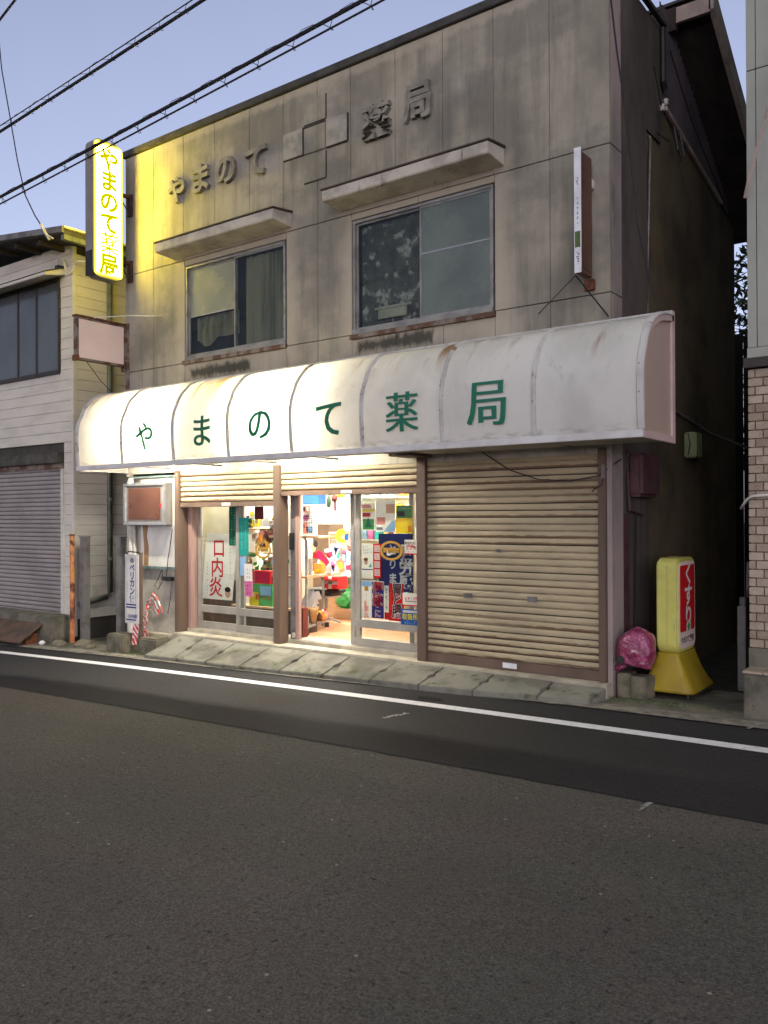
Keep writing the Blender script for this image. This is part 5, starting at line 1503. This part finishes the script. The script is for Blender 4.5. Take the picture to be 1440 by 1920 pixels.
# upstairs window
lw = B().box(-14.6, -11.43, LY - .03, LY + .02, 4.98, 5.04).box(-14.6, -11.43, LY - .035, LY + .02, 3.60, 3.66).box(-11.46, -11.43, LY - .03, LY + .02, 3.66, 4.98).box(-13.2, -13.15, LY - .03, LY + .02, 3.66, 4.98).make('window', 'win_dark', LB)
for a, c in ((-14.55, -13.2), (-13.15, -12.58), (-12.55, -12.06), (-12.03, -11.46)):
    B().box(a, c, LY - .012, LY - .006, 3.66, 4.98).make('pane', (lambda: M.setdefault('left_glass', mat('bluish_dark_glass', (.075, .085, .09), (.06, .068, .074), scale=.8, rough=.12, spec=.6, bump=0)))(), lw)
for x in (-12.565, -12.045):
    B().box(x - .018, x + .018, LY - .025, LY + .0, 3.66, 4.98).make('mullion', 'win_dark', lw)
hd = B().prism([(LY, 5.06), (-.24, 4.99), (-.25, 5.0), (-.25, 5.035), (LY, 5.16)], 0, -14.7, -11.30).make('window_hood', 'siding', LB)
B().prism([(LY, 5.162), (-.255, 5.037), (-.262, 5.045), (LY, 5.18)], 0, -14.72, -11.28).make('hood_flashing', 'win_dark', hd)
# shutter and lintel
B().box(-16, -11.36, -.02, LY + .02, 2.26, 2.42).make('lintel', 'left_trim', LB, bevel=.01)
B().box(-16, -11.36, .05, LY + .03, 2.18, 2.26).make('shutter_case', 'rusty_frame', LB)
ss = B().box(-16, -11.40, LY + .01, LY + .029, -.1, 2.2).make('roller_shutter', 'joint_dark', LB)
b = B()
for i in range(34):
    z = -.03 + i * .066
    b.prism([(LY + .01, z), (LY - .004, z + .012), (LY - .006, z + .033), (LY - .002, z + .054), (LY + .01, z + .06)], 0, -16, -11.41)
b.make('shutter_slats', 'shutter_grey', ss, kind='stuff')
B().box(-11.41, -11.345, LY - .02, LY + .028, -.2, 2.18).make('shutter_guide', 'siding', LB)
B().box(-16, -11.12, -.30, LY + .0, -.6, .02).make('shop_step', 'step_conc', LB, bevel=.02)
# things by the left neighbour
dp = thing('downpipe', 'grey-green plastic downpipe on the side wall of the siding house', 'pipe', (-11.0, .65, 0))
B().tube([(-11.03, .65, 5.35), (-11.03, .65, .32), (-11.03, .58, .25), (-11.0, .1, .18)], .042, 10).make('pipe_run', 'green_pvc', dp, smooth=True)
for z in (4.2, 2.9, 1.7, .8):
    B().tube([(-11.03, .65, z), (-11.03, .65, z + .05)], .05, 10).make('pipe_clip', 'green_pvc', dp)
pi_ = B().tube([(-10.93, -.06, zr(-10.9)), (-10.93, -.06, 1.18)], .035, 10).make('guard_post', 'orange_rust', smooth=False)
tag(pi_, 'thin orange rusty post at the corner of the siding house', 'post')
B().tube([(-10.93, -.06, 1.181), (-10.93, -.06, 1.21)], .04, 10).make('post_cap', 'rust', pi_)
for x, w, lab in ((-10.78, .055, 'grey square post right of the orange rusty post'), (-9.94, .05, 'dark square post at the left edge of the pharmacy')):
    o = B().box(x - w, x + w, -.0, .1, zr(x), 1.16).make('guard_post', 'steel', bevel=.006)
    tag(o, lab, 'post')
    B().box(x - w - .005, x + w + .005, -.006, .106, 1.161, 1.18).make('post_cap', 'steel', o)
mb = B().box(-10.6, -10.42, .5, .62, .0, .32).make('drain_box', 'green_pvc', bevel=.01); tag(mb, 'small grey-green drain box low in the left alley', 'box')
b = B().box(-10.6, -10.42, .5, .62, zr(-10.5), -.001).make('box_foot', 'steel', mb)
b = B().box(-11.05, -9.8, 1.6, 1.7, -.4, .45).make('alley_wall', 'step_conc', bevel=.01); tag(b, 'low mossy wall across the narrow alley left of the pharmacy', 'wall')
b = B().tube([(-10.85, 1.4, .02), (-10.0, 1.35, .06)], .05, 8).make('drain_pipe', 'white_pvc', smooth=True); tag(b, 'pale drain pipe lying on the ground of the left alley', 'pipe')
pl_ = B().prism([(-.66, -.335), (-.30, -.10), (-.30, -.08), (-.66, -.315)], 0, -12.6, -11.3).make('ramp_plate', 'rust_plate'); tag(pl_, 'rusty steel ramp plate in front of the grey shutter', 'ramp')
b = B()
for k in range(2):
    b.box(-12.5 + k, -12.4 + k, -.5, -.32, zr(-12), -.22)
b.make('ramp_support', 'rust', pl_)
for i, (x, y, s) in enumerate(((-10.9, -.3, .10), (-10.45, -.2, .13), (-10.2, -.28, .09))):
    bm = bmesh.new(); bmesh.ops.create_icosphere(bm, subdivisions=2, radius=s)
    for v_ in bm.verts:
        v_.co *= 1 + .3 * noise.noise(v_.co * 9 + Vector((i, 0, 0))); v_.co.z *= .6
    me = bpy.data.meshes.new('rubble_stone'); bm.to_mesh(me); bm.free(); me.materials.append(M['stone'])
    o = link('rubble_stone', me, loc=(x, y, zr(x) + s * .3)); tag(o, ('grey stone at the foot of the orange post', 'largest rough stone in front of the left alley', 'small stone before the dark square post')[i], 'stone')
cup = B().lathe([(.03, zr(-11.1) + .02), (.05, zr(-11.1) + .05), (.02, zr(-11.1) + .08)], -11.12, -.42, 10).make('litter_scrap', 'white_plastic'); tag(cup, 'white scrap of litter beside the rusty ramp plate', 'litter')

# service cables on the left house
sc = thing('service_cable', 'drop cable sagging from the sky to the eave of the siding house', 'cable', (-10.9, -.45, 5.5))
pts = [(-12.25, -.5, 9.4), (-12.12, -.5, 8.7), (-12.02, -.5, 8.1), (-11.83, -.5, 7.45), (-11.6, -.5, 6.65), (-11.4, -.5, 6.1), (-11.15, -.5, 5.75), (-10.95, -.5, 5.53)]
B().tube(pts, .009, 6).make('cable_run', 'cable', sc)
B().tube([(-10.99, -.5, 5.58), (-10.90, -.48, 5.44), (-10.86, -.45, 5.36)], .022, 7).tube([(-10.88, -.47, 5.42), (-10.78, -.45, 5.36)], .012, 6).make('cable_clamp', 'white_pvc', sc)
b = B().tube([(-11.38, .02, 4.98 + .2), (-11.36, .0, 5.26), (-11.28, -.01, 5.30), (-11.2, .0, 5.22), (-11.17, .0, 5.08), (-11.08, .03, 5.03), (-11.0, .03, 5.1), (-10.98, .02, 5.16), (-10.9, .03, 5.18), (-10.72, .1, 5.15), (-10.0, .02, 4.97)], .014, 7)
b.make('cable_loop', 'white_pvc', sc, smooth=True)
B().box(-11.42, -11.33, -.02, .07, 5.1, 5.19).make('cable_gland', 'black', sc)

# ------------------------------------------------------------------ RIGHT NEIGHBOUR
RB = thing('tiled_house', 'house with beige tiled ground floor and grey-green upper panels at the right edge', 'building', (0, 3, -.1))
RX0, RY = -1.735, .1
B().box(RX0 + .012, 5, RY + .012, 9, .0, 2.63).make('wall_core', 'grout', RB)
B().box(RX0 - .004, 5, RY - .01, 9, -.3, .37).make('plinth', 'step_conc', RB)
tm = B().box(-.054, .054, 0, .011, -.0305, .0305).mesh('brick', 'tile', bevel=.002)
hm = B().box(-.0245, .0245, 0, .011, -.0305, .0305).mesh('brick', 'tile', bevel=.002)
tv = []
for nm, cc in (('a', (.33, .26, .19)), ('b', (.40, .325, .245)), ('c', (.28, .215, .155))):
    mm = mat('beige_wall_tile_' + nm, cc, tuple(v * .82 for v in cc), scale=12, rough=.45, bump=.05)
    for me0 in (tm, hm):
        q = me0.copy(); q.materials.clear(); q.materials.append(mm); tv.append((q, me0 is hm))
full = [tm] + [q for q, h in tv if not h]; half = [hm] + [q for q, h in tv if h]
rt = random.Random(3)
for r_ in range(32):
    z = .408 + r_ * .0705
    if z > 2.61:
        break
    x = RX0 + (.118 if r_ % 2 else 0) * .5
    if r_ % 2:
        link('brick', rt.choice(half), RB, loc=(RX0 + .0245, RY + rt.uniform(0, .002), z))
        x = RX0 + .058
    for k in range(6):
        link('brick', rt.choice(full), RB, loc=(x + .054 + k * .118, RY + rt.uniform(0, .0025), z))
B().box(RX0 - .03, 5, RY - .035, 9, 2.64, 2.72).make('band_course', 'left_trim', RB, bevel=.004)
B().box(RX0 - .0, 5, RY - .02, 9, 2.72, 2.80).make('band_course', 'panel_green', RB)
for i in range(6):
    x0 = RX0 + (.0 if i == 0 else .075 + (i - 1) * .91)
    x1 = RX0 + .075 + i * .91
    B().box(x0 + .003, x1 - .003, RY - .012, RY + .02, 2.805, 5.05).make('wall_panel', 'panel_green', RB, bevel=.002)
    B().box(x0 + .003, x1 - .003, RY - .012, RY + .02, 5.058, 9.2).make('wall_panel', 'panel_green', RB, bevel=.002)
B().box(RX0 + .004, 5, RY + .021, 9, 2.8, 9.2).make('upper_core', 'panel_green', RB)
B().box(RX0 - .02, 5, RY - .1, RY - .012, .0, .0 + .001).v
stp = B().box(-1.72, 2, -.17, RY - .015, -.3, .205).make('tiled_step', 'step_conc', RB, bevel=.01)
for k in range(12):
    B().box(-1.725 + k * .152, -1.578 + k * .152, -.178, RY - .02, .206, .225).make('tile', 'tile', stp, bevel=.003)
pr_ = B().tube([(-1.80, .12, 1.50), (-1.745, .07, 1.57), (-1.70, .06, 1.60), (-1.2, .06, 1.63)], .012, 8).make('wall_conduit', 'white_pvc', RB, smooth=True)
wc = B().tube([(-1.74, .06, 4.02), (-1.70, -.0, 4.12), (-1.5, -.2, 4.6), (-1.2, -.4, 5.2)], .014, 6).make('wall_cable', 'fascia_wood'); tag(wc, 'brown cable leaving the corner of the grey-green panel wall', 'cable')
wc2 = B().tube([(-1.63, .05, 5.95), (-1.60, -.02, 6.05), (-1.3, -.3, 6.3)], .016, 6).make('wall_cable', 'cable'); tag(wc2, 'dark cable end high on the grey-green panel wall', 'cable')
# alley between the two houses
fn = thing('alley_fence', 'dark board fence closing the narrow alley at the right', 'fence', (-2.3, 6, 0))
for k in range(20):
    x = -4.9 + k * .17
    B().box(x, x + .16, 6.0, 6.03, -.2, 4.1 + .03 * math.sin(k * 3)).make('plank', 'fence', fn)
gp = B().box(-2.03, -1.96, .9, .97, -.15, .62).make('alley_post', 'steel', bevel=.005); tag(gp, 'grey pole standing in the dark right alley', 'post')
B().tube([(-1.99, .935, .62), (-1.99, .935, .70)], .03, 8).make('post_head', 'steel', gp)
B().tube([(-1.95, .95, .70), (-1.94, .95, 1.02)], .018, 8).make('upper_tube', 'rusty_frame', gp)
mt = thing('meter_box', 'dark purple-brown meter cover on the alley side wall', 'meter', (-2.8, .9, 1.85))
B().box(-2.885, -2.74, .45, .95, 1.62, 2.03).make('meter_body', 'meter', mt, bevel=.03)
B().tube([(-2.86, .40, 2.05), (-2.84, .36, 1.8), (-2.84, .4, 1.5), (-2.84, .75, 1.45)], .012, 7).make('meter_pipe', 'meter', mt)
B().box(-2.884, -2.86, .3, .44, .2, 1.45).make('meter_backboard', 'meter', mt)
gbx = thing('junction_box', 'pale green junction box on the dark alley wall', 'box', (-2.8, 2.3, 2.1))
B().box(-2.885, -2.755, 2.15, 2.38, 2.07, 2.35).make('box_body', 'pale_green', gbx, bevel=.015)
B().tube([(-2.84, 2.147, 2.34), (-2.815, 2.143, 2.22), (-2.84, 2.147, 2.10)], .006, 6).make('box_cable', 'cable', gbx)
B().tube([(-2.77, 2.39, 2.32), (-2.79, 2.45, 2.45), (-2.86, 2.5, 2.56)], .006, 5).make('box_cable', 'cable', gbx)
ac = B().tube([(-2.86, .8, 2.62), (-2.86, 2.0, 2.52), (-2.85, 3.0, 2.40), (-2.5, 4.0, 2.2)], .016, 6).make('alley_pipe', 'steel'); tag(ac, 'thin grey pipe sloping along the dark alley wall', 'pipe')
og = B().box(-2.93, -2.90, -.05, .0, 1.77, 1.90).make('switch_box', 'steel', bevel=.006); tag(og, 'small grey switch box on the right corner pillar', 'switch')
B().tube([(-2.91, -.05, 1.78), (-2.92, -.06, 1.72), (-2.99, -.06, 1.68), (-3.02, -.04, 1.66)], .005, 5).make('switch_wire', 'cable', og)
hw = B().tube([(-4.1, -.1, 2.06), (-3.8, -.12, 1.88), (-3.5, -.12, 1.78), (-3.2, -.1, 1.76), (-2.95, -.06, 1.80), (-2.80, .1, 1.95)], .006, 6).make('hanging_wire', 'cable'); tag(hw, 'thin black wire sagging across the closed shutter', 'wire')

# wires at the upper right corner
dw = thing('drop_wire', 'black service wire running down past the right corner of the facade', 'wire', (-2.6, -.3, 3.1))
B().tube([(-2.80, -.3, 6.9), (-2.72, -.3, 5.85), (-2.665, -.3, 5.35), (-2.607, -.3, 4.92), (-2.55, -.3, 4.4), (-2.499, -.3, 3.87), (-2.42, -.28, 3.45), (-2.36, -.2, 3.14)], .008, 6).make('cable_run', 'cable', dw)
iw = thing('insulator_wires', 'white insulators and tangled thin wires under the side eave', 'wire', (-2.8, 1.4, 5.4))
for (x, y, z) in ((-2.80, 1.25, 5.52), (-2.80, 1.36, 5.62)):
    B().lathe([(.01, z - .035), (.03, z - .02), (.018, z), (.03, z + .02), (.01, z + .035)], x, y, 10).make('insulator', 'white_pvc', iw, smooth=True)
B().tube([(-2.78, .95, 5.8), (-2.8, 1.2, 5.55), (-2.79, 1.5, 5.38), (-2.78, 1.8, 5.15)], .006, 5).tube([(-2.8, 1.25, 5.5), (-2.8, 1.2, 5.3), (-2.78, 1.1, 5.18)], .006, 5).tube([(-2.8, 1.5, 6.2), (-2.8, 2.2, 5.75), (-2.75, 3.2, 5.2), (-2.6, 4.1, 4.7)], .007, 5).tube([(-2.8, 1.1, 5.22), (-2.82, 1.2, 5.24), (-2.8, 1.5, 5.26)], .006, 5).make('thin_wire', 'cable', iw)
for y in (1.62, 1.82):
    B().tube([(-2.80, y, 5.46), (-2.77, y + .03, 5.22)], .014, 6).make('wire_hook', 'black', iw)

# ------------------------------------------------------------------ OVERHEAD CABLES
def span(name, label, pts, r, sag=.0):
    t = thing(name, label, 'cable', pts[0])
    return t
def along(a, c, t0, t1, n, sag=.02):
    a = Vector(a); c = Vector(c)
    return [a + (c - a) * (t0 + (t1 - t0) * i / n) + Vector((0, 0, sag * ((t0 + (t1 - t0) * i / n - .5) ** 2 - .25))) for i in range(n + 1)]
def lash(pts, pitch, r, z0):
    """binding wire that climbs over and under the two cables"""
    out = []; L = 0; prev = pts[0]
    a, c = Vector(pts[0]), Vector(pts[-1]); n = int((c - a).length / pitch * 8)
    for i in range(n + 1):
        p = a + (c - a) * i / n
        ph = i / 8 * 2 * math.pi
        base = min(pts, key=lambda q: (q - p).length)
        f_ = (p - a).length
        zz = base.z + (z0 / 2) + (abs(z0) / 2 + .02) * math.cos(ph)
        out.append(Vector((p.x + .05 * math.sin(ph), p.y + .03 * math.sin(ph), zz)))
    return out
c1 = thing('overhead_cable', 'lower pair of black overhead cables lashed together by thin wire', 'cable', (-5, -3, 4.5), 'cables strung along the street')
A1 = along((-7.57, -3, 4.44), (-3.233, -3, 4.70), -4, 3, 160, .02)
B().tube(A1, .014, 7).make('upper_conductor', 'cable', c1)
B().tube([p + Vector((0, 0, -.065)) for p in A1], .007, 6).make('lower_conductor', 'cable', c1)
A1m = [p for p in A1 if -9 < p.x < -1]
B().tube(lash(A1m, .33, .003, -.065), .0026, 4).make('lashing_wire', 'cable', c1)
c2 = thing('overhead_cable', 'upper black overhead cable with thin companion wire at the top left', 'cable', (-6, -3, 5.1), 'cables strung along the street')
A2 = along((-7.568, -3, 5.05), (-4.737, -3, 5.25), -6, 4, 160, .01)
B().tube(A2, .013, 7).make('upper_conductor', 'cable', c2)
B().tube([p + Vector((0, -.02, .035)) for p in A2], .005, 5).make('lower_conductor', 'cable', c2)
A2m = [p for p in A2 if -9 < p.x < -3]
B().tube(lash(A2m, .30, .003, .03), .0022, 4).make('lashing_wire', 'cable', c2)
c3 = B().tube(along((-7.56, -3, 6.1), (-7.2, -3, 6.22), -20, 12, 20, 0), .012, 6).make('overhead_cable', 'cable'); tag(c3, 'thin overhead cable crossing the extreme top left corner of the sky', 'cable', 'cables strung along the street')

# ------------------------------------------------------------------ TREE BEHIND THE ALLEY
tr = thing('tree', 'dark leafy tree showing in the gap beyond the right alley', 'tree', (-4.0, 11.5, -.2))
B().tube([(-4.0, 11.5, -.3), (-3.95, 11.5, 2), (-4.1, 11.4, 4.2), (-4.0, 11.5, 6.2)], .16, 9, .03).make('trunk', 'bark', tr, smooth=True)
b = B()
for k in range(9):
    a = k * 2.4; z = 2.5 + k * .42
    b.tube([(-4.02, 11.45, z), (-4.0 + .6 * math.cos(a), 11.5 + .6 * math.sin(a), z + .45), (-4.0 + 1.1 * math.cos(a), 11.5 + 1.1 * math.sin(a), z + .6)], .035, 5, .008)
b.make('limbs', 'bark', tr)
b = B(); rl_ = random.Random(9)
for k in range(9000):
    z = rl_.uniform(2.3, 7.3)
    rad = 1.5 * (1 - ((z - 4.4) / 3.1) ** 2) ** .5 if abs(z - 4.4) < 3.05 else .3
    a = rl_.uniform(0, 6.28); d = rad * rl_.random() ** .5
    p = Vector((-4.0 + d * math.cos(a), 11.5 + d * math.sin(a), z))
    if noise.noise(p * 1.5) < -.05:
        continue
    s = rl_.uniform(.06, .14)
    u_ = Vector((rl_.uniform(-1, 1), rl_.uniform(-1, 1), rl_.uniform(-1, .4))).normalized(); w_ = u_.cross(Vector((rl_.uniform(-1, 1), rl_.uniform(-1, 1), 1))).normalized()
    b.add([p - u_ * s, p + w_ * s * .35, p + u_ * s, p - w_ * s * .35], [(0, 1, 2, 3)])
b.make('crown', 'leaf', tr)

# weeds and small litter at the foot of the walls
b = B(); rw = random.Random(4)
spots = [(-9.15, -.42, .12), (-8.8, -.46, .16), (-8.55, -.48, .14), (-8.3, -.45, .2), (-9.5, -.48, .1), (-10.4, .1, .4), (-2.3, -.05, .25), (-7.2, -.62, .3), (-2.6, -.1, .2)]
for (cx, cy, sp) in spots:
    for k in range(70):
        x, y = cx + rw.gauss(0, sp), cy + rw.gauss(0, .03)
        z = zr(x) + .015; h = rw.uniform(.015, .05); a = rw.uniform(0, 6.28); l = h * .7
        b.add([(x - .003, y, z), (x + .003, y, z), (x + l * math.cos(a), y + l * math.sin(a), z + h)], [(0, 1, 2)])
wd = b.make('weeds', 'weed', kind='stuff'); wd['label'] = 'tiny weeds growing in the kerb cracks'
